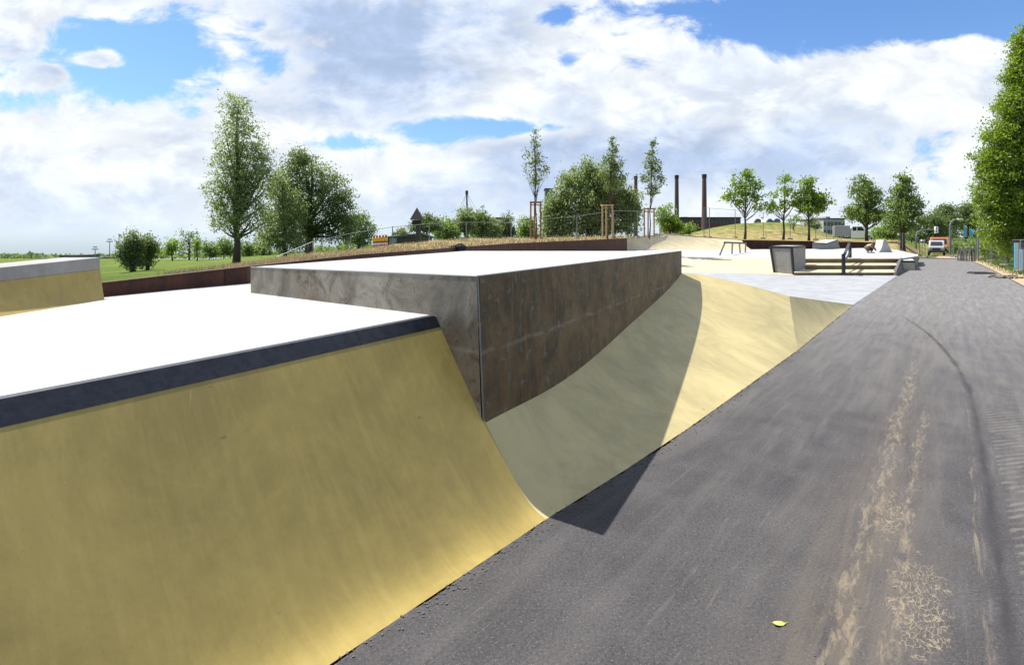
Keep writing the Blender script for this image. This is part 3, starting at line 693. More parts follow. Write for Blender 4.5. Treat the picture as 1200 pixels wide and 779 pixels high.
mb.build('side_wall', 'dark_concrete', rt)
# tapered block
rt = thing('tapered_block', 'tall grey concrete block wider at its top with black steel edges, left of the steps', 'skate block', tuple(G(919, 321)))
lo = [G(907.8, 320.2), G(930, 321.6), P(944, 318.2, 28.2), P(915, 318, 28)]; lo[2].z = 0; lo[3].z = 0
Yb = lo[0].y
hi = [P(903, 288, Yb), P(927.5, 289.4, lo[1].y-.1), P(944, 286.2, 31.5), P(916, 285.6, 31.)]
zt = hi[1].z; hi = [Vector((p.x, p.y, zt)) for p in hi]; hi[2] = P(944, YH+(H-zt)*F/29.5, 29.5); hi[3] = P(917, YH+(H-zt)*F/30., 30.)
mb = MB(); mb.hexa(lo, hi); mb.build('body', 'grey_concrete', rt)
mb = MB(); mb.hexa([p+Vector((0, 0, -.08)) for p in hi], [p+Vector((0, 0, .02)) for p in hi])
cx = sum(hi, Vector())/4; mb.v = [tuple(cx+(Vector(p)-cx)*1.012) if True else p for p in mb.v]; mb.build('top_edge', 'dark_metal', rt)
mb = MB(); mb.poly([cx+(p-cx)*.93+Vector((0, 0, .04)) for p in hi]); mb.build('top_face', 'white_concrete', rt)
for a, b in ((lo[0], hi[0]), (lo[1], hi[1])):
    mb = MB(); mb.tube(a, b, .07, k=4); mb.build('corner_edge', 'dark_metal', rt)
# handrail
rt = thing('handrail', 'dark steel handrail running up the middle of the three steps', 'handrail', tuple(G(988.5, 322.6)))
p0 = G(988.6, 322.8); p1 = P(996, 302, 31.6); t0 = P(988.4, 297.5, p0.y); t1 = P(996.2, 285.8, 31.6)
for a, b in ((p0, t0), (p1, t1)):
    mb = MB(); mb.box(((a.x+b.x)/2, a.y, (a.z+b.z)/2), (.12, .12, b.z-a.z)); mb.build('post', 'dark_metal', rt)
mb = MB(); mb.tube(t0+Vector((0, -.1, 0)), t1+Vector((0, .1, 0)), .075, k=4); mb.build('top_bar', 'dark_metal', rt)
mb = MB(); mb.tube(t0+Vector((0, 0, -.5)), t1+Vector((0, 0, -.42)), .045, k=4); mb.build('lower_bar', 'dark_metal', rt)
# slide rail on four legs
rt = thing('slide_rail', 'low grey skate rail on four slanting legs at the cream bank', 'skate rail', tuple(Q(858, 297.5)))
a, b = P(849, 284.2, 36.), P(874.3, 285.1, 41.)
mb = MB(); mb.tube(a, b, .06, k=8); mb.build('bar', 'dark_metal', rt)
for (x, y), t in zip([(844.8, 299.7), (855.4, 297.7), (865.3, 296.7), (873.3, 296.1)], (.02, .34, .66, .98)):
    mb = MB(); q = a.lerp(b, t); f0 = Q(x, y); f0 = Vector((f0.x, lerp(f0.y, q.y, .5), f0.z)); mb.tube(f0, q, .055, k=6); mb.build('leg', 'galvanised', rt)
# wedge
rt = thing('wedge_block', 'low pale concrete wedge block with thin dark edge in front of rusty wall', 'skate block', tuple(P(960, 291.5, 49)))
lo = [P(952, 291.6, 48.5), P(968.4, 292, 48.4), P(984.5, 290.9, 50), P(968, 290.6, 50.4)]; hi = [P(952, 284.8, 48.5), P(968.4, 285.9, 48.4), P(981.7, 281.5, 50), P(967, 281.2, 50.4)]
mb = MB(); mb.hexa(lo, hi); mb.build('body', 'grey_concrete', rt); mb = MB(); mb.hexa([p+Vector((0, 0, .0)) for p in hi], [p+Vector((0, 0, .05)) for p in hi]); mb.build('top_face', 'white_concrete', rt)
mb = MB(); mb.tube(hi[0]+Vector((0, -.03, .02)), hi[1]+Vector((0, -.03, .02)), .05, k=4); mb.tube(hi[1]+Vector((0, -.03, .02)), hi[2]+Vector((0, -.03, .02)), .05, k=4); mb.build('steel_edge', 'dark_metal', rt)
# small free ramp behind steps
rt = thing('kicker_ramp', 'small pale concrete kicker ramp with curved face behind the steps', 'skate ramp', tuple(Q(1038, 296.4)))
d0, d1 = 40.8, 43.2; pr = [(1027, 296.6), (1030, 295.2), (1032.5, 292), (1034, 288), (1035.5, 281)]
a = [P(x, y, d0) for x, y in pr]; top2, bot2 = P(1043, 281, d0), P(1047, 296.6, d0)
ring = a+[P(1038.5, 281, d0), P(1046, 296.6, d0)]; zf = platz(41)-.02
ring = [Vector((p.x, p.y, max(p.z, zf))) for p in ring]; ring2 = [p+Vector((.9, 2.2, 0)) for p in ring]
mb = MB(); mb.hexa(ring, ring2); mb.build('body', 'white_concrete', rt)
# ledges by the road
rt = thing('long_ledge', 'long low ledge with black edge reaching towards the road, behind the short block', 'skate ledge', tuple(G(1070, 309.5)))
a, b, c, d_ = P(1042, 297.3, 42), P(1076.3, 298.6, 40.5), P(1074.8, 300.3, 37.8), P(1053, 299.7, 38)
zt = c.z; tp_ = [Vector((p.x, p.y, zt+.02)) for p in (d_, c, b, a)]
mb = MB(); mb.hexa([Vector((p.x, p.y, -.02)) for p in tp_], tp_); mb.build('body', 'dark_concrete', rt)
mb = MB(); mb.hexa([p+Vector((0, 0, .001)) for p in tp_], [p+Vector((0, 0, .05)) for p in tp_]); mb.build('top_slab', 'white_concrete', rt)
rt = thing('short_ledge', 'short pale concrete block with black top edge standing beside the road', 'skate ledge', tuple(G(1066, 316)))
lo = [G(1058.5, 315.6), G(1072, 316.4), G(1069, 312.2), G(1056, 312)]
zt = .50; k_ = [(1057.4, 30.3), (1072, 30.2), (1068.8, 34.2), (1055.2, 34)]; tp_ = [Vector(((x-600)/F*Y, Y, zt)) for x, Y in k_]
mb = MB(); mb.hexa([Vector((p.x, p.y, -.01)) for p in tp_], tp_); mb.build('body', 'pale_cream', rt)
mb = MB(); mb.hexa([p+Vector((0, 0, -.08)) for p in tp_], [p+Vector((0, 0, .01)) for p in tp_]); cc = sum(tp_, Vector())/4; mb.v = [tuple(cc+(Vector(p)-cc)*1.012) for p in mb.v]; mb.build('steel_edge', 'dark_metal', rt)
mb = MB(); mb.poly([cc+(p-cc)*.95+Vector((0, 0, .015)) for p in tp_]); mb.build('top_face', 'white_concrete', rt)
# ------------------------------------------------------------------ skin-modifier figures
def skin_body(name, joints, bones, mat, parent=None, origin=(0, 0, 0), sub=1):
    """joints: name -> (pos, radius); first joint is the root"""
    names = list(joints); o0 = base_of(parent) if parent is not None else Vector(origin)
    me = bpy.data.meshes.new(name); me.from_pydata([tuple(Vector(joints[n][0])-o0) for n in names], [(names.index(a), names.index(b)) for a, b in bones], [])
    o = bpy.data.objects.new(name, me); col.objects.link(o); me.materials.append(MAT[mat])
    if parent is not None: o.parent = parent
    else: o.location = o0
    m_ = o.modifiers.new('skin', 'SKIN'); m_.use_smooth_shade = True
    for i, n in enumerate(names):
        r = joints[n][1]; me.skin_vertices[0].data[i].radius = (r, r) if not isinstance(r, tuple) else r
    me.skin_vertices[0].data[0].use_root = True
    s_ = o.modifiers.new('sub', 'SUBSURF'); s_.levels = sub; s_.render_levels = sub
    return o
# crouching person beside the kicker
pb = Q(1018, 296.8); 
def pp(x, y, z): return (pb.x+x, pb.y+y, pb.z+z)
rt = thing('person', 'person crouched low on the pale concrete in an olive jacket and dark trousers', 'person', tuple(pb))
J = {'pelvis': (pp(-.18, .05, .26), .12), 'waist': (pp(-.16, 0, .40), .115), 'chest': (pp(-.02, -.04, .56), .13), 'neck': (pp(.14, -.06, .62), .065), 'head0': (pp(.20, -.07, .63), .09), 'head': (pp(.28, -.08, .62), .10),
     'kneeL': (pp(.16, .14, .44), .085), 'ankL': (pp(.02, .16, .08), .05), 'toeL': (pp(.20, .18, .04), .045), 'kneeR': (pp(.2, -.18, .40), .085), 'ankR': (pp(.05, -.2, .08), .05), 'toeR': (pp(.22, -.22, .04), .045),
     'shL': (pp(.02, .17, .54), .08), 'elL': (pp(.24, .24, .36), .055), 'haL': (pp(.42, .15, .18), .035), 'shR': (pp(.02, -.22, .53), .08), 'elR': (pp(.24, -.3, .34), .055), 'haR': (pp(.42, -.2, .16), .035)}
skin_body('body', J, [('pelvis', 'waist'), ('waist', 'chest'), ('chest', 'neck'), ('neck', 'head0'), ('head0', 'head'), ('pelvis', 'kneeL'), ('kneeL', 'ankL'), ('ankL', 'toeL'), ('pelvis', 'kneeR'), ('kneeR', 'ankR'), ('ankR', 'toeR'),
          ('chest', 'shL'), ('shL', 'elL'), ('elL', 'haL'), ('chest', 'shR'), ('shR', 'elR'), ('elR', 'haR')], 'skin', rt)
J2 = {k: (J[k][0], J[k][1]*1.42) for k in ('pelvis', 'waist', 'chest', 'shL', 'elL', 'shR', 'elR')}; J2['wrL'] = (pp(.37, .18, .22), .045); J2['wrR'] = (pp(.37, -.23, .20), .045)
skin_body('jacket', J2, [('pelvis', 'waist'), ('waist', 'chest'), ('chest', 'shL'), ('shL', 'elL'), ('elL', 'wrL'), ('chest', 'shR'), ('shR', 'elR'), ('elR', 'wrR')], 'olive_cloth', rt)
J3 = {'pelvis': (pp(-.18, .05, .22), .175), 'kneeL': (J['kneeL'][0], .115), 'ankL': (pp(.02, .16, .12), .062), 'kneeR': (J['kneeR'][0], .115), 'ankR': (pp(.05, -.2, .12), .062)}
skin_body('trousers', J3, [('pelvis', 'kneeL'), ('kneeL', 'ankL'), ('pelvis', 'kneeR'), ('kneeR', 'ankR')], 'dark_denim', rt)
mb = MB(); mb.dome(pp(.26, -.08, .66), .12, .115, .10, jit=.04); mb.build('hair', 'hair', rt, smooth=True)
for s_ in (.17, -.21):
    mb = MB(); mb.box(pp(.13, s_, .045), (.3, .11, .09)); mb.build('shoe', 'black_cloth', rt, bevel=.02)
# black jacket lying over the rusty wall
jp = P(538, 291, 20.4)
mb = MB(); k = 22; base = []
def blobmesh(mb, c, rx, ry, rz, seed):
    n0 = len(mb.v); r_ = random.Random(seed); ph = [r_.uniform(0, 6) for _ in range(6)]
    for i in range(11):
        a = -math.pi/2+math.pi*i/10
        for j in range(18):
            t = 2*math.pi*j/18; q = 1+.16*math.sin(3*t+ph[0]+2*a)+.12*math.sin(5*t+ph[1])+.1*math.sin(4*a+ph[2]+t)
            mb.v.append((c[0]+rx*q*math.cos(a)*math.cos(t), c[1]+ry*q*math.cos(a)*math.sin(t), c[2]+rz*q*math.sin(a)))
    for i in range(10):
        for j in range(18): mb.f.append((n0+i*18+j, n0+i*18+(j+1) % 18, n0+(i+1)*18+(j+1) % 18, n0+(i+1)*18+j))
blobmesh(mb, (jp.x+.05, jp.y-.1, jp.z+.02), .20, .14, .14, 3)
n0 = len(mb.v)
blobmesh(mb, (jp.x+.12, jp.y-.15, jp.z-.06), .13, .07, .17, 8)
o = mb.build('jacket', 'black_cloth', origin=tuple(jp), smooth=True); tag(o, 'black jacket thrown in a crumpled heap over the curved rusty wall', 'jacket')
mb = MB(); blobmesh(mb, (0, 0, 0), .11, .09, .045, 5); mb.v = [(p[0]+jp.x-.24, p[1]+jp.y+.0, p[2]+jp.z+.055) for p in mb.v]
o.data.update(); sl_ = mb.build('sleeve', 'black_cloth', o, smooth=True)
# ================================================================== TREES
def tree(name, label, x, Y, lobes, leaf, n_leaf=1., size=2.4, trunk=.12, cat='tree', group=None, clump=7., gap=.0, branches=26, bark='bark', fork=.35, yb=None, trunk_top=None, round_=1., stretch=1., hide_trunk=False):
    """lobes: crown parts (cx, cy, rx, ry) in reference-frame units at distance Y; built as volumes of leaf-sized faces"""
    m = Y/F; b = on_ground(x, Y)
    if name in ('plane_tree', 'oak_tree', 'background_tree', 'shrub'): lobes = [(l[0], l[1]-(.5 if name != 'background_tree' else 1), l[2]*1.16, l[3]*1.16) for l in lobes]
    if yb is not None: b = P(x, yb, Y)
    rt = thing(name, label, cat, tuple(b), group)
    area = sum(math.pi*l[2]*l[3] for l in lobes); n_leaf = n_leaf**1.5 if n_leaf < 1 else n_leaf
    tot = int(area*12.5*n_leaf/(size*size)); ncl = max(6, int(area/(clump*clump)*2.0))
    r_ = np.random.default_rng(abs(hash(name)) % 1000+int(x*7)+int(Y)); r_ = np.random.default_rng(int(x*7+Y*13))
    w = np.array([l[2]*l[3] for l in lobes], float); w /= w.sum()
    cen = []
    for i in r_.choice(len(lobes), ncl, p=w):
        cx, cy, rx, ry = lobes[i]
        dv = r_.normal(size=3); dv /= np.linalg.norm(dv); rad = r_.uniform(.0, 1.)**.42*(.72+.33*r_.random())
        cen.append(((cx-600+dv[0]*rx*rad)*m, Y+dv[1]*rx*rad*m*.9, H-(cy-YH+dv[2]*ry*rad)*m))
    cen = np.array(cen)
    ci = r_.integers(0, ncl, tot); cs = r_.uniform(.55, 1.25, ncl)*clump*m*.62
    off = r_.normal(size=(tot, 3))*cs[ci][:, None]; off[:, 2] *= .75*stretch
    if stretch > 1: off[:, 2] -= abs(off[:, 0])*.3
    pos = cen[ci]+off
    a = r_.normal(size=(tot, 3)); a /= np.linalg.norm(a, axis=1)[:, None]; a[:, 2] *= stretch
    bb = np.cross(a, r_.normal(size=(tot, 3))); bb /= np.linalg.norm(bb, axis=1)[:, None]
    sz = (r_.uniform(.55, 1.15, tot)*size*m*.5)[:, None]
    V = np.stack([pos-a*sz*1.25, pos+bb*sz*.62-a*sz*.1, pos+a*sz*1.25, pos-bb*sz*.62-a*sz*.1], 1).reshape(-1, 3)-np.array(b)
    me = bpy.data.meshes.new('crown'); me.vertices.add(len(V)); me.vertices.foreach_set('co', V.ravel())
    me.loops.add(tot*4); me.loops.foreach_set('vertex_index', np.arange(tot*4)); me.polygons.add(tot)
    me.polygons.foreach_set('loop_start', np.arange(0, tot*4, 4)); me.polygons.foreach_set('loop_total', np.full(tot, 4)); me.update(); me.materials.append(MAT[leaf])
    o = bpy.data.objects.new('crown', me); col.objects.link(o); o.parent = rt
    # trunk and limbs
    ztop = cen[:, 2].max(); hgt = ztop-b.z; top = Vector((b.x+(cen[:, 0].mean()-b.x)*.8, Y, b.z+hgt*.93)) if trunk_top is None else P(trunk_top[0], trunk_top[1], Y)
    mb = MB(); pts, rs = [], []
    for i in range(9):
        t = i/8; p = b.lerp(top, t)+Vector((math.sin(i*1.7+x)*hgt*.008, math.cos(i*1.3+x)*hgt*.008, 0)) if i else b-Vector((0, 0, .15)); pts.append(p); rs.append(trunk*(1.25 if i == 0 else 1-.86*t))
    mb.path(pts, rs, 8)
    for i in r_.choice(ncl, min(branches, ncl), replace=False):
        c = Vector(cen[i]); t = min(.88, max(fork*.6, (c.z-b.z)/hgt*.72-r_.uniform(0, .12))); s0 = b.lerp(top, t); rb = trunk*(1-.86*t)*.5
        md = s0.lerp(c, .5)+Vector((0, 0, -(c-s0).length*.06)); mb.path([s0, md, c], [rb, rb*.6, rb*.15], 5)
    mb.build('trunk', bark, rt, smooth=True)
    return rt
T = tree
T('tall_tree', 'tallest willow-like tree with slender upright crown on the left behind the rusty wall', 277, 40, [(277, 128, 20, 22), (280, 165, 32, 38), (272, 205, 32, 42), (292, 215, 34, 48), (258, 235, 20, 38), (284, 258, 40, 26), (308, 190, 15, 24)], 'leaf_willow', .60, 2.4, .24, clump=5.0, branches=46, fork=.25, yb=308, trunk_top=(279, 118))
T('willow', 'drooping pale willow low between the tall slender tree and the broad round tree', 334, 43, [(328, 225, 16, 34), (326, 262, 26, 28), (342, 250, 18, 30), (318, 280, 22, 14), (342, 284, 24, 12)], 'leaf_willow', .72, 2.4, .16, clump=6, stretch=1.4, yb=302)
T('round_tree', 'broad round-crowned tree right of the tall slender tree', 362, 46, [(350, 190, 20, 18), (338, 215, 22, 24), (365, 205, 34, 26), (385, 222, 26, 26), (362, 245, 46, 34), (395, 250, 20, 28), (404, 238, 15, 20), (408, 262, 16, 22), (352, 182, 12, 12), (350, 272, 36, 20), (388, 272, 24, 18)], 'leaf_dark', .68, 2.4, .33, clump=5.5, branches=40, yb=299, trunk_top=(366, 190))
T('small_tree', 'small leafy tree at the right foot of the broad round tree', 420, 60, [(418, 262, 16, 16), (430, 270, 12, 11), (408, 278, 14, 12), (425, 282, 14, 8)], 'leaf_soft', 1., 2.2, .14, clump=5, yb=293)
T('oval_tree', 'left one of two dark oval trees standing together in the left meadow', 155, 37, [(152, 283, 13, 15), (150, 298, 15, 15), (162, 290, 8, 18), (155, 307, 15, 10)], 'leaf_dark', 1.1, 2.2, .16, clump=4.5, yb=322, group='pair of oval meadow trees', trunk_top=(154, 280))
T('oval_tree', 'right one of two dark oval trees standing together in the left meadow', 173, 38, [(170, 286, 10, 16), (178, 292, 8, 18), (173, 302, 12, 14)], 'leaf_dark', 1.1, 2.2, .14, clump=4.5, yb=321, group='pair of oval meadow trees', trunk_top=(173, 280))
T('meadow_tree', 'loose light green tree with a bare dark top at the far edge of the meadow', 222, 90, [(222, 275, 10, 9), (228, 285, 8, 12), (212, 290, 12, 10)], 'leaf_dark', .5, 2.2, .14, clump=4.5, yb=305)
T('meadow_tree', 'light green round tree left of the loose tree at the meadow edge', 202, 85, [(203, 286, 9, 9), (200, 294, 9, 8)], 'leaf_fresh', .9, 2.2, .1, clump=4, yb=305)
T('meadow_tree', 'narrow light green tree right of the loose tree at the meadow edge', 231, 80, [(231, 290, 5, 12)], 'leaf_fresh', 1., 2.2, .08, clump=3.5, yb=305)
bushes = [(245, 292, 10, 9), (262, 290, 12, 11), (290, 292, 10, 9), (308, 291, 10, 10)]
for i, (cx, cy, rx, ry) in enumerate(bushes):
    T('shrub', ['round grey-green shrub first from the left in the far shrub row at the meadow', 'round grey-green shrub left of the tall trunk in the far shrub row', 'round grey-green shrub just right of the tall trunk in the far row', 'round grey-green shrub beside the drooping willow in the far row'][i], cx, 100+i*3, [(cx, cy, rx, ry), (cx+rx*.6, cy+4, rx*.6, ry*.6)], 'leaf_soft', 1.1, 2.2, .08, 'shrub', 'shrubs along the far edge of the meadow', clump=4, yb=304)
# bushes behind the straw bank
bb_ = [(500, 262, 20, 12, 'leaf_dark', 'dark bushy tree left edge of the tree row, behind the shed'), (470, 275, 10, 7, 'leaf_dark', 'low dark bush behind the timber shed roof'),
       (523, 268, 13, 16, 'leaf_fresh', 'light green egg-shaped tree in the row right of the tower'), (545, 258, 12, 18, 'leaf_willow', 'grey-green tree below the dark mast'), (563, 260, 13, 20, 'leaf_soft', 'tree with a pointed tip right of the dark mast'),
       (576, 268, 10, 14, 'leaf_willow', 'small willow beside the blue-grey office block'), (594, 265, 10, 16, 'leaf_dark', 'conical dark green tree between the office block and the first staked tree'), (618, 268, 12, 18, 'leaf_fresh', 'bright green tree just behind the first staked tree')]
for i, (cx, cy, rx, ry, lf, lb) in enumerate(bb_):
    T('background_tree', lb, cx, 78+i*2.5, [(cx, cy, rx*.75, ry*.8), (cx-rx*.4, cy+ry*.35, rx*.7, ry*.6), (cx+rx*.4, cy+ry*.4, rx*.7, ry*.6)], lf, 1.5, 2.2, .13, clump=4, yb=284, group='trees behind the straw-coloured bank')
T('willow', 'large grey-green willow group, the biggest crown behind the staked trees', 690, 60, [(690, 196, 9, 14), (672, 212, 16, 20), (700, 215, 22, 28), (655, 240, 18, 22), (685, 245, 30, 30), (722, 238, 22, 36), (735, 255, 16, 22), (660, 262, 24, 16), (700, 265, 40, 14), (645, 268, 12, 12), (645, 250, 12, 16), (740, 240, 12, 22), (715, 215, 14, 18)], 'leaf_willow', 1.35, 2.5, .3, clump=6, stretch=1.35, yb=281)
T('background_tree', 'bright green tree right of the last staked tree, before the brick chimneys', 785, 66, [(778, 252, 10, 12), (784, 262, 14, 12), (795, 268, 8, 8)], 'leaf_fresh', 1.05, 2.3, .12, clump=4.5, yb=279, group='trees behind the straw-coloured bank')
T('background_tree', 'low bright bush in front of the brick factory', 808, 68, [(808, 270, 9, 6)], 'leaf_fresh', 1.05, 2.2, .06, clump=4, yb=279, group='trees behind the straw-coloured bank')
# young staked trees
def staked(x, xb, ytop, ybs, Y, lab, stakes, dens=.16, slab=''):
    m = Y/F; h = ybs-ytop; cw = 17
    lobes = [(x, ytop+8, 3, 8), (x, ytop+20, 7, 11), (x-3, ytop+33, 11, 10), (x+4, ytop+40, 11, 12), (x-7, ytop+49, 10, 9), (x+9, ytop+52, 9, 9), (x, ytop+62, 11, 10)]
    rt = tree('young_tree', lab, xb, Y, lobes, 'leaf_dark', dens*2.6, 2.7, .04, group='young staked trees on the bank', clump=3.6, branches=40, bark='bark', fork=.45, yb=ybs, trunk_top=(x, ytop+4))
    tg = thing('tree_stakes', slab, 'tree stakes', tuple(P(xb, ybs, Y)), 'wooden support frames of the young trees')
    ytk = stakes[0]
    for dx_, dyy in ((-6, .0), (5.5, -.25), (-1.5, .35)):
        a = P(xb+dx_, ybs+.8, Y+dyy); b = P(xb+dx_, ytk, Y+dyy); mb = MB(); mb.tube(a, b, .045, k=8); mb.build('post', stakes[1], tg)
    mb = MB(); mb.box(tuple(P(xb-.3, ytk+1.2, Y)), (13.5*m, .62, .06)); mb.build('crossbar', stakes[1], tg)
    mb = MB(); mb.box(tuple(P(xb-.3, ytk+4.2, Y)), (12.5*m, .03, .05)); mb.build('crossbar', stakes[1], tg)
staked(627, 628, 148, 279.5, 31, 'thin young tree with sparse crown, leftmost of the three staked ones', (236, 'brown_stake'), .17, 'brown wooden frame holding the leftmost thin young tree')
staked(718, 712, 156, 278.5, 33, 'thin young tree with leaning tip in front of the large willow', (239.5, 'stake_wood'), .26, 'tan wooden frame in front of the large willow')
staked(765, 761, 160, 277.5, 35, 'thin young tree with sparse crown nearest the brick chimneys', (243.5, 'brown_stake'), .22, 'brown wooden frame holding the young tree nearest the chimneys')
# plane-like park trees
T('plane_tree', 'young tree with open broad crown, leftmost of three on the grassy hill', 873, 58, [(876, 205, 9, 8), (862, 213, 8, 7), (880, 218, 12, 8), (866, 225, 12, 8), (884, 232, 10, 8), (853, 232, 7, 5), (868, 238, 10, 5), (889, 243, 7, 5)], 'leaf_fresh', .85, 3.1, .13, clump=4.5, branches=24, fork=.5, yb=279.5, trunk_top=(874, 212))
T('plane_tree', 'young tree with thin ragged crown, middle of three on the grassy hill', 918, 58, [(920, 211, 8, 6), (922, 224, 9, 7), (908, 228, 7, 5), (916, 240, 14, 6), (903, 243, 9, 6), (932, 236, 7, 6)], 'leaf_fresh', .72, 3.1, .12, clump=4.5, branches=24, fork=.5, yb=280, trunk_top=(920, 210))
T('plane_tree', 'young tree with dense round crown, rightmost of three on the grassy hill', 948, 57, [(946, 216, 7, 8), (943, 228, 12, 8), (955, 232, 13, 8), (940, 240, 12, 7), (962, 240, 11, 6), (950, 246, 14, 6)], 'leaf_fresh', 1.1, 3.1, .12, clump=4.8, branches=24, fork=.5, yb=281, trunk_top=(947, 215))
T('sapling', 'small light green sapling on the hill below the ragged-crowned tree', 931, 66, [(931, 258, 8, 6), (925, 262, 6, 4)], 'leaf_fresh', .6, 2.4, .05, clump=4, yb=278)
T('sapling', 'dark little tree on the right slope of the grassy hill', 950, 84, [(950, 262, 8, 7), (956, 266, 6, 5)], 'leaf_dark', .9, 2.2, .05, clump=4, yb=279)
T('oak_tree', 'full green tree left of the pair of trees shading the white truck', 1016, 56, [(1010, 211, 10, 8), (1014, 224, 16, 10), (1018, 238, 20, 12), (1006, 250, 16, 9), (1024, 252, 18, 10), (1012, 255, 19, 6)], 'leaf_soft', 1.1, 2.9, .17, clump=5, branches=34, yb=286, trunk_top=(1014, 205))
T('oak_tree', 'conical green tree right of the pair shading the white truck', 1058, 50, [(1058, 211, 8, 8), (1058, 226, 13, 10), (1060, 240, 18, 11), (1052, 252, 18, 9), (1068, 250, 14, 9), (1058, 262, 22, 8)], 'leaf_soft', 1.2, 2.9, .2, clump=5, branches=34, yb=292, trunk_top=(1058, 206))
T('shrub', 'yellow-green shrub behind the small kicker ramp', 1040, 66, [(1040, 270, 14, 8), (1030, 274, 9, 6), (1052, 274, 12, 8)], 'leaf_fresh', 1., 2.4, .05, 'shrub', clump=4.5, yb=284)
T('background_tree', 'green tree mass left of the large dark tree beyond the gate', 1085, 95, [(1080, 265, 14, 12), (1095, 262, 12, 12), (1075, 275, 16, 9), (1100, 275, 14, 9)], 'leaf_dark', 1.1, 2.3, .2, clump=5, yb=284)
T('dark_tree', 'large dark tree crown beyond the site gate, its left half', 1108, 100, [(1106, 247, 11, 10), (1100, 258, 10, 10), (1112, 262, 14, 13), (1106, 275, 16, 9)], 'leaf_dark', 1.2, 2.3, .3, clump=5, yb=284, group='dark trees beyond the gate')
T('dark_tree', 'large dark tree crown beyond the site gate, its right half', 1132, 102, [(1130, 246, 14, 10), (1142, 256, 10, 10), (1128, 262, 16, 13), (1140, 272, 14, 10)], 'leaf_dark', 1.2, 2.3, .3, clump=5, yb=284, group='dark trees beyond the gate')
# big poplar on the right edge
T('poplar', 'huge bright green poplar rising at the right edge above the fence', 1200, 33, [(1196, 52, 9, 20), (1204, 60, 16, 30), (1194, 88, 13, 30), (1186, 122, 18, 28), (1175, 155, 20, 24), (1202, 95, 22, 30), (1198, 130, 28, 30), (1205, 165, 38, 32), (1190, 180, 34, 26), (1160, 187, 20, 15), (1172, 205, 30, 26), (1212, 215, 44, 40), (1180, 238, 30, 26), (1163, 232, 20, 26), (1168, 262, 20, 24), (1195, 285, 34, 20), (1200, 258, 40, 22), (1176, 262, 20, 22), (1235, 150, 30, 60), (1245, 235, 30, 45)], 'leaf_poplar', 1.25, 2.8, .4, clump=7.5, branches=50, fork=.2, yb=312, trunk_top=(1204, 50))
# hedge behind the fence on the right
hd = [(1122, 289, 9, 8, 62), (1112, 288, 7, 8, 66), (1138, 288, 10, 9, 58), (1154, 290, 10, 11, 52), (1168, 294, 10, 14, 46), (1182, 294, 11, 18, 40), (1200, 290, 14, 24, 37)]
for i, (cx, cy, rx, ry, Y) in enumerate(hd):
    T('hedge_bush', ['green bush in the hedge behind the grey pallet stack', 'green bush in the hedge touching the gate beside the parked van', 'green bush in the hedge above the right side of the pallet stack', 'green bush behind the yellow-green sign on the fence', 'shaded green bush left below the huge poplar', 'large bush directly below the huge poplar, left of the banners', 'large bush at the right edge of the photo behind the banners'][i], cx, Y, [(cx, cy, rx, ry), (cx+3, cy+ry*.35, rx, ry*.7)], 'leaf_fresh' if i != 4 else 'leaf_dark', 1.2, 2.5, .05, 'hedge bush', 'hedge along the right fence', clump=4.5, yb=280+(H)*F/Y)
# far treeline: reads as one mass
tl_ = MB(); r_ = np.random.default_rng(4); V_, F_ = [], []
for i in range(16000):
    px = r_.uniform(-150, 1350); Y = r_.uniform(320, 420); yb_ = np.interp(px, [-100, 300, 600, 1300], [302, 300, 283, 281]); hh = 5+3.5*math.sin(px*.05)+2.5*math.sin(px*.17+1)+1.2*math.sin(px*.41)
    if px < 150: hh *= .35
    y = yb_-r_.uniform(-1, max(1.5, hh)); p = P(px, y, Y); s_ = r_.uniform(.4, 1.0)
    a = r_.normal(size=3)*s_; b = r_.normal(size=3)*s_; n = len(V_); V_ += [tuple(np.array(p)-a), tuple(np.array(p)+b), tuple(np.array(p)+a), tuple(np.array(p)-b)]; F_.append((n, n+1, n+2, n+3))
tl_.v, tl_.f = V_, F_; tag(tl_.build('far_woodland', 'leaf_dark'), 'distant strip of woodland along the horizon', 'woodland', kind='stuff')
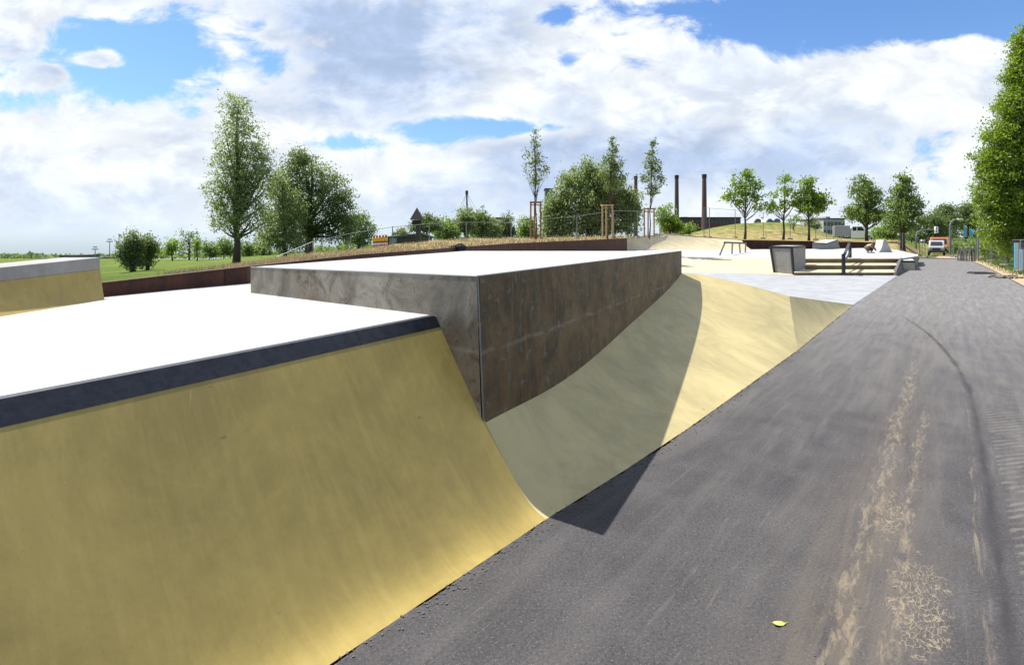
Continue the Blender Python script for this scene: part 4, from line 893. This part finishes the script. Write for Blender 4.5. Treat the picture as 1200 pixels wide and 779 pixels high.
# ================================================================== BUILDINGS AND TOWERS
for x, yt, w, Y, lb in ((745, 207, 2.4, 330, 'brick chimney half hidden by the willow, leftmost of three'), (793, 206, 2.6, 310, 'slender dark red brick chimney, middle of three'), (825.3, 205, 2.9, 290, 'dark red brick chimney nearest the factory, rightmost of three')):
    t0, b0_ = P(x, yt, Y), P(x, 283, Y); m = Y/F
    rt = thing('chimney', lb, 'chimney', tuple(b0_), 'factory chimneys'); mb = MB(); mb.tube(b0_, t0, w*1.15*m, w*.8*m, 16); mb.build('shaft', 'chimney_brick', rt, smooth=False)
    mb = MB(); mb.tube(t0-Vector((0, 0, 1.6)), t0+Vector((0, 0, .3)), w*.95*m, w*.95*m, 16); mb.build('rim', 'dark_roof', rt)
def block(name, label, cat, x0, x1, yt, Y, depth, mat, roofs=(), wins=None, yb=284, group=None):
    a, b = P(x0, yb, Y), P(x1, yb, Y); z1 = P(x0, yt, Y).z; rt = thing(name, label, cat, ((a.x+b.x)/2, Y, a.z), group)
    mb = MB(); mb.box(((a.x+b.x)/2, Y+depth/2, (a.z+z1)/2), (b.x-a.x, depth, z1-a.z)); mb.build('wall', mat, rt)
    mb = MB(); mb.box(((a.x+b.x)/2, Y+depth/2, z1+.25), (b.x-a.x+.6, depth+.6, .5)); mb.build('roof', 'dark_roof', rt)
    for (rx0, rx1, ry) in roofs:
        p, q = P(rx0, ry, Y), P(rx1, ry, Y); mb = MB(); mb.box(((p.x+q.x)/2, Y+depth/2, (z1+p.z)/2), (q.x-p.x, depth*.6, p.z-z1)); mb.build('roof_house', mat, rt)
    if wins:
        nx, ny = wins; m = Y/F
        for j in range(ny):
            for i in range(nx):
                cx = a.x+(b.x-a.x)*(i+.5)/nx; cz = z1-(j+.6)*3.4
                if cz < a.z+1: continue
                mb = MB(); mb.box((cx, Y-.03, cz), ((b.x-a.x)/nx*.72, .2, 1.7)); mb.build('window', 'window_glass', rt)
    return rt
block('factory', 'dark red brick factory hall behind the grassy hill', 'factory', 797, 868, 255.5, 300, 40, 'brick_red', ((804, 812, 253.5), (835, 850, 254.5)), (16, 2))
block('office_block', 'blue-grey office block with window bands between trees', 'building', 560, 588, 256, 260, 20, 'facade_blue', (), (7, 4))
block('storage_tank', 'blue-grey tower block half hidden left of the large willow', 'building', 639, 647, 222, 260, 8, 'tank_blue', (), (2, 6))
block('far_building', 'pale grey building far behind the fence, right of the hill', 'building', 965, 990, 257, 240, 20, 'facade_light', ((974, 979, 253.5),), (6, 3))
block('far_building', 'long low dark-roofed building far off above the left ramp', 'building', 36, 100, 304, 260, 20, 'facade_light', (), (12, 1), yb=312)
block('far_building', 'blue-grey distant building at the right end of the left ramp', 'building', 70, 88, 300.5, 255, 15, 'facade_blue', (), (4, 1), yb=312)
# white domes behind the hill
for cx, r0, lb in ((883, 5.2, 'white arched dome with blue end, leftmost of three behind the hill'), (897, 5.2, 'white arched dome with blue end, middle of three behind the hill'), (905, 5.5, 'white arched dome with blue end, rightmost of three behind the hill')):
    Y = 120; b = P(cx, 262, Y); m = Y/F; rt = thing('dome', lb, 'dome', tuple(b), 'domes behind the hill')
    mb = MB(); mb.dome((b.x, b.y, b.z-.3), r0*m, 2., r0*m*1.35, 16, 8); mb.build('shell', 'white_paint', rt, smooth=True)
    mb = MB(); mb.tube((b.x+.1, b.y-2.05, b.z+.3), (b.x+.1, b.y-1.4, b.z+.3), r0*m*.72, k=16); mb.build('end_window', 'facade_blue', rt)
# mast with stays
Y = 200; t0, b0_ = P(547, 226, Y), P(548, 284, Y)
rt = thing('mast', 'dark steel mast with stay cables above the trees', 'mast', tuple(b0_)); mb = MB(); mb.tube(b0_, t0, .42, .26, 10); mb.build('pole', 'dark_metal', rt)
mb = MB(); mb.tube(t0-Vector((0, 0, .6)), t0+Vector((0, 0, .8)), .5, .5, 10); mb.build('cap', 'dark_metal', rt)
for q in ((520, 284), (530, 284), (566, 284), (580, 284)):
    mb = MB(); mb.tube(t0, P(q[0], q[1], Y), .05, k=4); mb.build('stay_cable', 'dark_metal', rt)
# timber shed
Y = 52; m = Y/F; rt = thing('timber_shed', 'long low dark timber shed with pale felt roof behind the bank', 'shed', tuple(P(475, 290, Y)))
a, b = P(445, 292, 50), P(491, 290, Y); zt0, zt1 = P(448, 279.5, 50).z, P(491, 274.5, Y).z; c = P(506, 290, 60)
mb = MB()
mb.hexa([P(447, 292, 50), Vector((b.x, b.y, a.z)), Vector((c.x, c.y, a.z)), Vector((b.x-3.2, 60, a.z))], [Vector((P(447, 0, 50).x, 50, zt0)), Vector((b.x, b.y, zt1)), Vector((c.x, c.y, zt1-.3)), Vector((b.x-3.2, 60, zt0))])
mb.build('wall', 'weathered_timber', rt)
mb = MB(); e = .15
mb.hexa([Vector((P(443.5, 0, 49.6).x, 49.6, zt0-.05)), Vector((b.x+.3, b.y-.3, zt1)), Vector((c.x+.3, c.y, zt1-.35)), Vector((b.x-3.6, 60, zt0))], [Vector((P(443.5, 0, 49.6).x, 49.6, zt0+.07)), Vector((b.x+.3, b.y-.3, zt1+.14)), Vector((c.x+.3, c.y, zt1-.2)), Vector((b.x-3.6, 60, zt0+.4))])
mb.build('roof', 'roof_felt', rt)
mb = MB(); p = P(460, 284.8, 50.5); mb.box(tuple(p), (.7, .2, .9)); mb.build('door', 'silver_box', rt)
# lookout tower with dark pyramid roof
Y = 49; b = P(490, 292, Y); rt = thing('lookout_tower', 'narrow wooden tower with dark pyramid roof above the shed', 'tower', tuple(b))
z = lambda y: P(0, y, Y).z
mb = MB(); mb.box((b.x, Y, (b.z+z(264))/2), (.36, .36, z(264)-b.z)); mb.build('shaft', 'weathered_timber', rt)
mb = MB(); mb.box((b.x-.1, Y, (z(263.5)+z(258))/2), (.75, .7, z(258)-z(263.5))); mb.build('cabin', 'dark_roof', rt)
mb = MB(); r0 = 7.0*Y/F; zz0, zz1 = z(257.2), z(243); ring = [(b.x-.1+sx*r0, Y+sy*r0, zz0) for sx, sy in ((-1, -1), (1, -1), (1, 1), (-1, 1))]
mb.add(ring+[(b.x-.1, Y, zz1)], [(0, 1, 4), (1, 2, 4), (2, 3, 4), (3, 0, 4), (3, 2, 1, 0)]); mb.build('roof', 'dark_roof', rt)
# yellow sign beyond shed
p = P(472, 269, 60); rt = thing('yellow_sign', 'small plain yellow sign board on a pole above the shed roof', 'sign', tuple(P(472, 290, 60)))
mb = MB(); mb.box(tuple(p), (.42, .04, .32)); mb.build('board', 'yellow_plastic', rt); mb = MB(); mb.tube(P(472, 292, 60.06), P(472, 268, 60.06), .03); mb.build('pole', 'galvanised', rt)
# striped barrier beacons with yellow lamps
for i, x in enumerate((438.6, 442, 445.4, 449, 452.6)):
    Y = 33+i*.1; b = P(x, 291.4-i*.25, Y); m = Y/F
    rt = thing('barrier_beacon', ['leftmost of the five red and white beacons with yellow lamps', 'second from the left of the five red and white beacons', 'middle one of the five red and white beacons', 'fourth from the left of the five red and white beacons', 'rightmost of the five red and white beacons with yellow lamps'][i], 'beacon', tuple(b), 'barrier beacons stored before the shed')
    for j in range(4):
        mb = MB(); mb.box((b.x, b.y, b.z+.05+j*.11), (.16, .05, .11)); mb.build('stripe', 'red_plastic' if j % 2 else 'white_paint', rt)
    mb = MB(); mb.tube((b.x, b.y-.04, b.z+.42), (b.x, b.y-.04, b.z+.62), .10, .095, 10); mb.build('lamp', 'yellow_plastic', rt)
    mb = MB(); mb.tube((b.x, b.y-.04, b.z+.622), (b.x, b.y-.04, b.z+.78), .065, .05, 8); mb.build('lamp_top', 'red_plastic', rt)
# floodlight masts far left
for x, yt, yb_, lb in ((128.5, 282.5, 306, 'taller of two far floodlight masts left of the oval trees'), (111.5, 291.5, 304, 'shorter of two far floodlight masts above the left ramp')):
    Y = 180; a, b = P(x, yb_, Y), P(x, yt, Y); rt = thing('floodlight_mast', lb, 'floodlight', tuple(a), 'far floodlight masts')
    mb = MB(); mb.tube(a, b, .14, .1, 6); mb.build('pole', 'galvanised', rt)
    mb = MB(); mb.box(tuple(b-Vector((0, 0, .15))), (1.9, .3, .3)); mb.box(tuple(b+Vector((0, 0, .55))), (1.2, .3, .3)); mb.build('lamp_bank', 'galvanised', rt)
# ================================================================== FENCES
def fence_panel(label, a, b, za, zb, group, posts=(1, 1), hm=None, wires=7):
    """one mesh fence panel from ground point a to b, tops za, zb"""
    rt = thing('mesh_fence', label, 'fence', ((a.x+b.x)/2, (a.y+b.y)/2, (a.z+b.z)/2), group); L = (b-a).length
    at, bt = Vector((a.x, a.y, za)), Vector((b.x, b.y, zb)); r = .016
    for k_, (p, q) in enumerate(((a, at), (b, bt))):
        if posts[k_]: mb = MB(); mb.tube(p, q+Vector((0, 0, .03)), .03, k=8); mb.build('post', 'galvanised', rt)
    mb = MB(); mb.tube(at, bt, r, k=6); mb.build('top_rail', 'galvanised', rt)
    mb = MB(); n = max(6, int(L/.28))
    for i in range(1, n): p = a.lerp(b, i/n); q = at.lerp(bt, i/n); mb.tube(p+Vector((0, 0, .08)), q, .0024, k=3)
    for j in range(1, wires): mb.tube(a.lerp(at, j/wires), b.lerp(bt, j/wires), .0024, k=3)
    mb.build('wire_mesh', 'galvanised', rt)
    for p in (a, b)[:1]: mb = MB(); mb.box((p.x, p.y, p.z+.05), (.22, .6, .14)); mb.build('foot_block', 'grey_concrete', rt)
    return rt
def run(pts, labels, group, wires=7):
    for i in range(len(pts)-1):
        (x0, yt0, yb0, Y0), (x1, yt1, yb1, Y1) = pts[i], pts[i+1]
        fence_panel(labels[i], P(x0, yb0, Y0), P(x1, yb1, Y1), P(x0, yt0, Y0).z, P(x1, yt1, Y1).z, group, posts=(1, 1 if i == len(pts)-2 else 0), wires=wires)
run([(323, 301.5, 309, 30), (367, 283, 298, 31), (411, 273.5, 295, 33), (460, 266, 289.5, 34), (503, 262.2, 284.8, 35), (546.5, 260.5, 281.5, 36), (599, 261.2, 280, 37), (634, 257.3, 279.5, 37), (676, 253.3, 279.3, 38), (719, 247, 279, 38.5), (747, 247.6, 278.8, 40), (773, 250, 278.5, 44)],
    ['wire fence panel sloping down in front of the drooping willow', 'wire fence panel in front of the broad round tree', 'wire fence panel beside the five beacons', 'wire fence panel in front of the timber shed', 'wire fence panel just right of the tower', 'wire fence panel below the dark mast', 'wire fence panel behind the leftmost staked tree', 'wire fence panel at the left foot of the large willow', 'wire fence panel before the middle of the large willow', 'wire fence panel right of the tan stakes', 'wire fence panel behind the stakes nearest the chimneys'], 'wire fence panels along the straw bank')
run([(825, 243.5, 278, 54), (831.5, 244, 278.3, 54), (861.5, 246.2, 278.8, 55), (894.5, 249.3, 279.6, 56), (926, 252.8, 280.3, 56.5), (956, 256.5, 281.2, 56.5), (968.5, 256, 281.4, 54), (977, 257.8, 281.8, 58), (986, 260, 282, 62)],
    ['narrow wire fence panel at the foot of the rightmost chimney', 'wire fence panel left of the first hill tree', 'wire fence panel in front of the hill crest, by the domes', 'wire fence panel before the ragged-crowned hill tree', 'wire fence panel before the dense round hill tree', 'dark gate panel turned towards the camera left of the truck', 'narrow fence panel of the gate beside the white truck', 'fence panel overlapping the white truck box'], 'wire fence panels in front of the grassy hill', 6)
gpts = [(1057.6, 273, 297, 49), (1077.5, 281.5, 300.6, 51)]
run(gpts, ['wire fence panel sloping down right of the conical tree'], 'site fence panels at the end of the road')
run([(1084, 280.3, 301.2, 52.1), (1116.8, 280.3, 301.2, 52.1)], ['framed wire gate panel in front of the parked van'], 'site fence panels at the end of the road', 9)
run([(1117.5, 280.5, 301.4, 51.6), (1145.5, 280.8, 304.5, 45.1)], ['wire gate panel behind the grey pallet stack'], 'site fence panels at the end of the road', 8)
run([(1144, 280.6, 305, 44.2), (1160.2, 280.6, 305, 44.2)], ['open framed gate panel with the small sign, right of the pallets'], 'site fence panels at the end of the road', 9)
run([(1162, 281, 306.5, 41.7), (1178, 281, 311.5, 35.1), (1196, 281, 318.5, 28.7), (1226, 281, 330, 22.1)], ['wire fence panel beside the verge, left of the banners', 'wire fence panel carrying the left banner', 'wire fence panel carrying the right banner at the photo edge'], 'site fence panels at the end of the road', 8)
# small sign, post, banners
p = P(1153, 286.5, 44.0); rt = thing('fence_sign', 'small yellow and green sign hanging on the open gate panel', 'sign', tuple(p))
mb = MB(); mb.box(tuple(p), (.12, .02, .2)); mb.build('yellow_field', 'yellow_plastic', rt); mb = MB(); mb.box((p.x+.12, p.y, p.z), (.11, .02, .2)); mb.build('green_field', 'leaf_fresh', rt)
mb = MB(); mb.tube(P(1146.5, 305, 43.6), P(1146.5, 266.5, 43.6), .05, k=8); tag(mb.build('steel_post', 'galvanised', origin=tuple(P(1146.5, 305, 43.6))), 'tall plain grey steel post beside the open gate panel', 'post')
for i, (x, w, yt, yb_, Y, lb, c2_) in enumerate(((1191.5, 4.4, 284.5, 314.5, 29.6, 'white banner with a pink stripe and blue edge on the fence, the taller one', 'pink_cloth'), (1197.5, 3.6, 292, 316.5, 28.1, 'white banner with pink edge at the photo edge, the shorter one', 'pink_cloth'))):
    a, b = P(x, yb_, Y), P(x, yt, Y); m = Y/F; rt = thing('banner', lb, 'banner', tuple(a), 'banners on the right fence')
    mb = MB(); mb.box((a.x, a.y, (a.z+b.z)/2), (w*m, .02, b.z-a.z)); mb.build('cloth', 'white_cloth', rt)
    mb = MB(); mb.box((a.x+w*m*.5+.03, a.y, (a.z+b.z)/2), (.07, .02, b.z-a.z)); mb.build('stripe', c2_, rt)
    mb = MB(); mb.box((a.x-w*m*.5-.015, a.y, (a.z+b.z)/2), (.03, .02, b.z-a.z)); mb.build('edge', 'cyan_cloth', rt)
# flags
for x, w, yt, yb_, c1_, c2_, lb in ((1131.5, 4, 262.5, 278, 'cyan_cloth', 'orange_paint', 'left beach flag, light blue with an orange edge, beyond the hedge'), (1138.5, 4.5, 266.5, 277.5, 'cyan_cloth', 'purple_cloth', 'right beach flag, light blue and purple, beyond the hedge')):
    Y = 66; a = P(x-w/2, 306, Y); a.z = 0; b = P(x-w/2, yt, Y); rt = thing('flag', lb, 'flag', tuple(a), 'flags beyond the hedge'); m = Y/F
    mb = MB(); mb.tube(a, b, .03, k=6); mb.build('pole', 'galvanised', rt)
    def cl(x0, x1, nm, mt):
        mb = MB(); rows_ = []
        for i in range(5):
            t = i/4; s0 = x0+(x1-x0)*t
            rows_.append([Vector((b.x+s0*m, Y+.12*math.sin(s0*1.5), P(0, lerp(yt+s0*1.0, yb_, q), Y).z)) for q in (0, .25, .5, .75, 1)])
        grid(mb, rows_); mb.build(nm, mt, rt)
    cl(.1, w*.62, 'cloth', c1_); cl(w*.62, w, 'cloth_edge', c2_)
# street lamp and traffic light
Y = 60; a = P(1113.5, 308, Y); a.z = 0; rt = thing('street_lamp', 'grey street lamp with curved arm in front of the dark trees', 'street lamp', tuple(a))
mb = MB(); mb.tube(a, P(1113.5, 264, Y), .13, .10, 10); mb.build('pole', 'galvanised', rt); mb = MB(); mb.path([P(1113.5, 264, Y), P(1114.5, 260, Y), P(1118, 257.8, Y), P(1123, 257, Y)], [.08, .07, .06, .05], 8); mb.build('arm', 'galvanised', rt)
mb = MB(); mb.box(tuple(P(1125, 256.8, Y)), (.5, .25, .14)); mb.build('lamp_head', 'white_paint', rt)
Y = 64; a = P(1073.5, 300, Y); rt = thing('traffic_light', 'traffic light hanging from a curved pole over the road behind the gate', 'traffic light', tuple(a))
mb = MB(); mb.path([a, P(1073.5, 278, Y), P(1075, 272, Y), P(1080, 269.5, Y), P(1097, 269.3, Y)], [.1, .09, .08, .07, .06], 8); mb.build('mast_arm', 'galvanised', rt)
mb = MB(); mb.box(tuple(P(1097.2, 269.3, Y-.1)), (.3, .25, .75)); mb.build('signal_head', 'white_paint', rt)
for dx_, y, mt in ((0, 267.8, 'red_plastic'), (0, 270.9, 'dark_metal')):
    mb = MB(); p = P(1097.2, y, Y-.24); mb.tube(p, p+Vector((0, .04, 0)), .09, k=10); mb.build('lens', mt, rt)
for x, y, lb in ((1054, 274.3, 'white lamp head on the sloping fence beside the conical tree'), (1081.3, 281.7, 'red and white warning lamp on the corner of the site fence')):
    p = P(x, y, 51); rt = thing('warning_lamp', lb, 'lamp', tuple(p)); mb = MB(); mb.box(tuple(p), (.26, .16, .16)); mb.build('housing', 'white_paint', rt); mb = MB(); mb.box(tuple(p+Vector((.17, 0, 0))), (.08, .15, .15)); mb.build('lens', 'red_plastic', rt); mb = MB(); mb.tube(p-Vector((0, -.05, .06)), Vector((p.x, p.y+.05, p.z-1.3)), .02); mb.build('stem', 'galvanised', rt)
# pallet / fence foot stack
Y = 43.5; b = G(1130, 305.6); rt = thing('pallet_stack', 'stack of grey upright boards and stone blocks beside the gate', 'stack', tuple(b))
for i in range(7):
    p = Vector((b.x-.3+i*.135, b.y+.25-i*.11, 0)); hh = .78+.05*(i % 3)+.02*i; mb = MB(); mb.box((p.x, p.y, hh/2), (.10, .8, hh), R(-39+random.uniform(-4, 4))); mb.build('board', 'galvanised' if i % 2 else 'grey_concrete', rt)
for i in range(5):
    mb = MB(); mb.box((b.x-.26+i*.18, b.y+.2-i*.14, .99+.03*(i % 2)), (.16, .5, .13), R(-39+8*(i % 3))); mb.build('block', 'palette_wood', rt)
# things on the road
p = G(1150, 320.8); mb = MB()
mb.hexa([p+Vector((-.55, -.25, 0)), p+Vector((.5, -.3, 0)), p+Vector((.45, .3, 0)), p+Vector((-.45, .35, 0))], [p+Vector((-.5, -.2, .08)), p+Vector((.45, -.25, .06)), p+Vector((.4, .25, .09)), p+Vector((-.4, .3, .1))]); tag(mb.build('steel_plate', 'dark_metal', origin=tuple(p)), 'flat dark plate lying on the asphalt near the verge', 'plate')
p = G(1176, 325.5); mb = MB()
for i in range(46):
    q = p+Vector((random.gauss(0, .33), random.gauss(0, .2), random.uniform(.02, .10))); mb.box(tuple(q), (random.uniform(.08, .35), random.uniform(.04, .12), random.uniform(.03, .08)), random.uniform(0, 3))
tag(mb.build('rubble_heap', 'palette_wood', origin=tuple(p)), 'small heap of brown wood scraps on the verge edge', 'debris', kind='stuff')
p = G(912, 730, .006); mb = MB(); n = 10; lf = []
for i in range(n):
    t = 2*math.pi*i/n; r0 = .021*(1+.25*math.cos(3*t)); lf.append((p.x+r0*math.cos(t)*1.25, p.y+r0*math.sin(t)*.7, .004+.004*math.sin(2*t)+.003))
mb.v = lf+[(p.x, p.y, .004)]; mb.f = [(i, (i+1) % n, n) for i in range(n)]; mb.tube((p.x+.02, p.y, .006), (p.x+.05, p.y+.01, .004), .0012, k=4)
tag(mb.build('fallen_leaf', 'dead_leaf', origin=tuple(p)), 'single yellow-green leaf lying on the asphalt in the foreground', 'leaf')
# ================================================================== VEHICLES
def wheel(rt, c, r, w):
    mb = MB(); mb.tube((c[0], c[1]-w/2, c[2]), (c[0], c[1]+w/2, c[2]), r, k=18); o = mb.build('wheel', 'tyre_rubber', rt)
    mb = MB(); mb.tube((c[0], c[1]-w/2-.015, c[2]), (c[0], c[1]-w/2+.02, c[2]), r*.58, k=14); mb.build('rim', 'silver_box', o)
# white truck seen from its right side, facing right
Y = 70; gz = P(1005, 283.2, Y).z; m = Y/F
rt = thing('truck', 'white pickup truck with silver box body parked behind the rusty wall', 'truck', tuple(Vector((P(1005, 283, Y).x, Y, gz))))
X0 = P(981.5, 0, Y).x; X1 = P(1021.5, 0, Y).x
mb = MB(); z0, z1 = gz+.65, gz+2.05; mb.box((X0+.85, Y+.9, (z0+z1)/2), (1.75, 1.9, z1-z0)); mb.build('cargo_box', 'silver_box', rt, bevel=.03)
cabx = X0+1.78; prof_ = [(0, .45), (0, 1.35), (.1, 1.42), (.15, 1.95), (1.2, 1.98), (1.35, 1.9), (1.75, 1.35), (2.45, 1.2), (2.6, 1.05), (2.62, .45)]
mb = MB(); A_ = [(cabx+x, Y, gz+z) for x, z in prof_]; B2 = [(x, Y+1.8, z) for x, _, z in A_]; mb.hexa(A_, B2); mb.build('cab', 'white_paint', rt, bevel=.02)
mb = MB(); mb.box((X0+2.1, Y+.9, gz+.5), (4.3, 1.5, .18)); mb.build('chassis', 'dark_metal', rt)
for x0, x1, xa, xb in ((.22, .62, .22, .62), (.72, 1.5, .72, 1.22)):
    mb = MB(); mb.hexa([(cabx+x0, Y-.012, gz+1.38), (cabx+x1, Y-.012, gz+1.38), (cabx+x1, Y+.02, gz+1.38), (cabx+x0, Y+.02, gz+1.38)], [(cabx+xa, Y-.012, gz+1.84), (cabx+xb, Y-.012, gz+1.84), (cabx+xb, Y+.02, gz+1.84), (cabx+xa, Y+.02, gz+1.84)]); mb.build('side_window', 'window_glass', rt)
mb = MB(); mb.hexa([(cabx+1.70, Y+.12, gz+1.40), (cabx+1.70, Y+1.68, gz+1.40), (cabx+1.66, Y+1.68, gz+1.40), (cabx+1.66, Y+.12, gz+1.40)], [(cabx+1.40, Y+.16, gz+1.86), (cabx+1.40, Y+1.64, gz+1.86), (cabx+1.34, Y+1.64, gz+1.86), (cabx+1.34, Y+.16, gz+1.86)]); mb.build('windscreen', 'window_glass', rt)
wheel(rt, (X0+.75, Y+.1, gz+.38), .38, .25); wheel(rt, (cabx+1.95, Y+.1, gz+.38), .38, .25)
mb = MB(); mb.box((cabx+2.55, Y+.25, gz+.88), (.2, .4, .2)); mb.build('headlight', 'silver_box', rt); mb = MB(); mb.box((cabx+2.6, Y+.9, gz+.55), (.15, 1.85, .22)); mb.build('bumper', 'dark_metal', rt)
rt.rotation_euler.z = R(-24)
# white van with orange behind the gate, facing the camera
def front_vehicle(name, label, x, Y, w, h, body, hood, strip=None):
    b = Vector((P(x, 0, Y).x, Y, 0)); rt = thing(name, label, 'van', tuple(b), None)
    pf = [(0, .35), (-.05, .85), (.1, 1.0), (.75, h*.55), (1.25, h*.93), (1.5, h), (4.2, h), (4.3, .35)]
    mb = MB(); A_ = [(b.x-w/2, Y+y, z) for y, z in pf]; B2 = [(b.x+w/2, Y+y, z) for y, z in pf]; mb.hexa(A_, B2); mb.build('body', body, rt, bevel=.05)
    def on(y): return np.interp(y, [.75, 1.25], [h*.55, h*.93])
    mb = MB(); mb.add([(b.x-w*.42, Y+.78, on(.78)+.03), (b.x+w*.42, Y+.78, on(.78)+.03), (b.x+w*.36, Y+1.2, on(1.2)+.03), (b.x-w*.36, Y+1.2, on(1.2)+.03)], [(0, 1, 2, 3)]); mb.build('windscreen', 'window_glass', rt)
    mb = MB(); mb.box((b.x, Y-.06, .66), (w*.5, .05, .2)); mb.build('grille', 'dark_metal', rt)
    mb = MB(); mb.box((b.x, Y-.08, .42), (w*.98, .12, .2)); mb.build('bumper', 'dark_metal', rt)
    for s_ in (-1, 1):
        mb = MB(); mb.box((b.x+s_*w*.38, Y-.05, .72), (.26, .08, .18)); mb.build('headlight', 'silver_box', rt)
        mb = MB(); mb.box((b.x+s_*(w/2+.1), Y+.75, 1.25), (.14, .1, .24)); mb.build('mirror', 'dark_metal', rt)
        for yy in (.7, 3.4):
            mb = MB(); mb.tube((b.x+s_*w*.5-.1, Y+yy, .32), (b.x+s_*w*.5+.08, Y+yy, .32), .32, k=16); mb.build('wheel', 'tyre_rubber', rt)
    rt.rotation_euler.z = -math.atan2(b.x, b.y)
    if strip: mb = MB(); mb.box((b.x, Y+1.6, h+.12), (w*.95, .3, .2)); mb.build('roof_board', strip, rt)
    return rt
front_vehicle('van', 'white van facing the camera, parked behind the wire gate', 1097.5, 56, 1.25, 1.55, 'silver_box', None)
front_vehicle('van', 'orange van partly hidden behind the white van at the gate', 1101, 64, 1.75, 1.9, 'orange_paint', None)
# ------------------------------------------------------------------ grit gathered along the foot of the ramps
mb = MB()
for i in range(900):
    t = random.random()**.8; seg = random.choice(((C[0], C[1]), (C[1], C[2]), (C[2], C[3]), (C[2], C[3]), (C[3], C[4]))); q = seg[0].lerp(seg[1], t)
    q = q+Vector((CV[0], CV[1], 0))*abs(random.gauss(0, .05)); s_ = random.uniform(.0015, .006)
    mb.box((q.x, q.y, s_*.4), (s_*2, s_*1.4, s_), random.uniform(0, 3))
for i in range(1200):
    q = Vector((0, 0, 0))+Vector(CU)*random.uniform(1.5, 9)+Vector(CV)*random.uniform(-1.8, .9); s_ = random.uniform(.001, .0035)
    mb.box((q.x, q.y, s_*.4), (s_*2, s_*1.4, s_), random.uniform(0, 3))
tag(mb.build('grit', 'dark_concrete'), 'loose grit scattered along the ramp edge and over the asphalt', 'grit', kind='stuff')
# ------------------------------------------------------------------ dry grass on the bank and verge
V_, F_ = [], []; r_ = np.random.default_rng(11)
def blade(p, h_, w_):
    a = r_.uniform(0, 6.28); l = r_.uniform(-.5, .5, 2)*h_; n = len(V_)
    V_.extend([(p[0]-math.cos(a)*w_, p[1]-math.sin(a)*w_, p[2]-.02), (p[0]+math.cos(a)*w_, p[1]+math.sin(a)*w_, p[2]-.02), (p[0]+l[0], p[1]+l[1], p[2]+h_)]); F_.append((n, n+1, n+2))
for i in range(13000):
    x = 735-600*r_.random()**.8
    if x < 300 and r_.random() > (x-180)/150: continue
    Yw = np.interp(x, [w[0] for w in WALL], [w[2] for w in WALL]); Y = Yw+.12+r_.random()**1.5*(Yw*.3+3)
    p = on_ground(x, Y)
    blade(p, r_.uniform(.04, .13)*(.4+Y/30), .004+Y*.0005)
simple('dry_grass', (.52, .41, .22), .9, .35, 2); simple('green_grass', (.11, .17, .03), .9, .3, 2)
mb = MB(); mb.v, mb.f = V_, F_; tag(mb.build('dry_grass', 'dry_grass'), 'short straw-coloured grass on the bank behind the rusty wall', 'grass', kind='stuff')
V_, F_ = [], []
for i in range(9000):
    t = r_.random(); a = polyline([(0, G(1156, 303)), (.5, G(1188, 312)), (1, G(1225, 324))], [t])[0]; blade((a.x+r_.normal()*.35, a.y+r_.normal()*.6, -.03), r_.uniform(.06, .2), .02)
mb = MB(); mb.v, mb.f = V_, F_; tag(mb.build('verge_grass', 'green_grass'), 'green grass growing along the foot of the right fence', 'grass', kind='stuff')
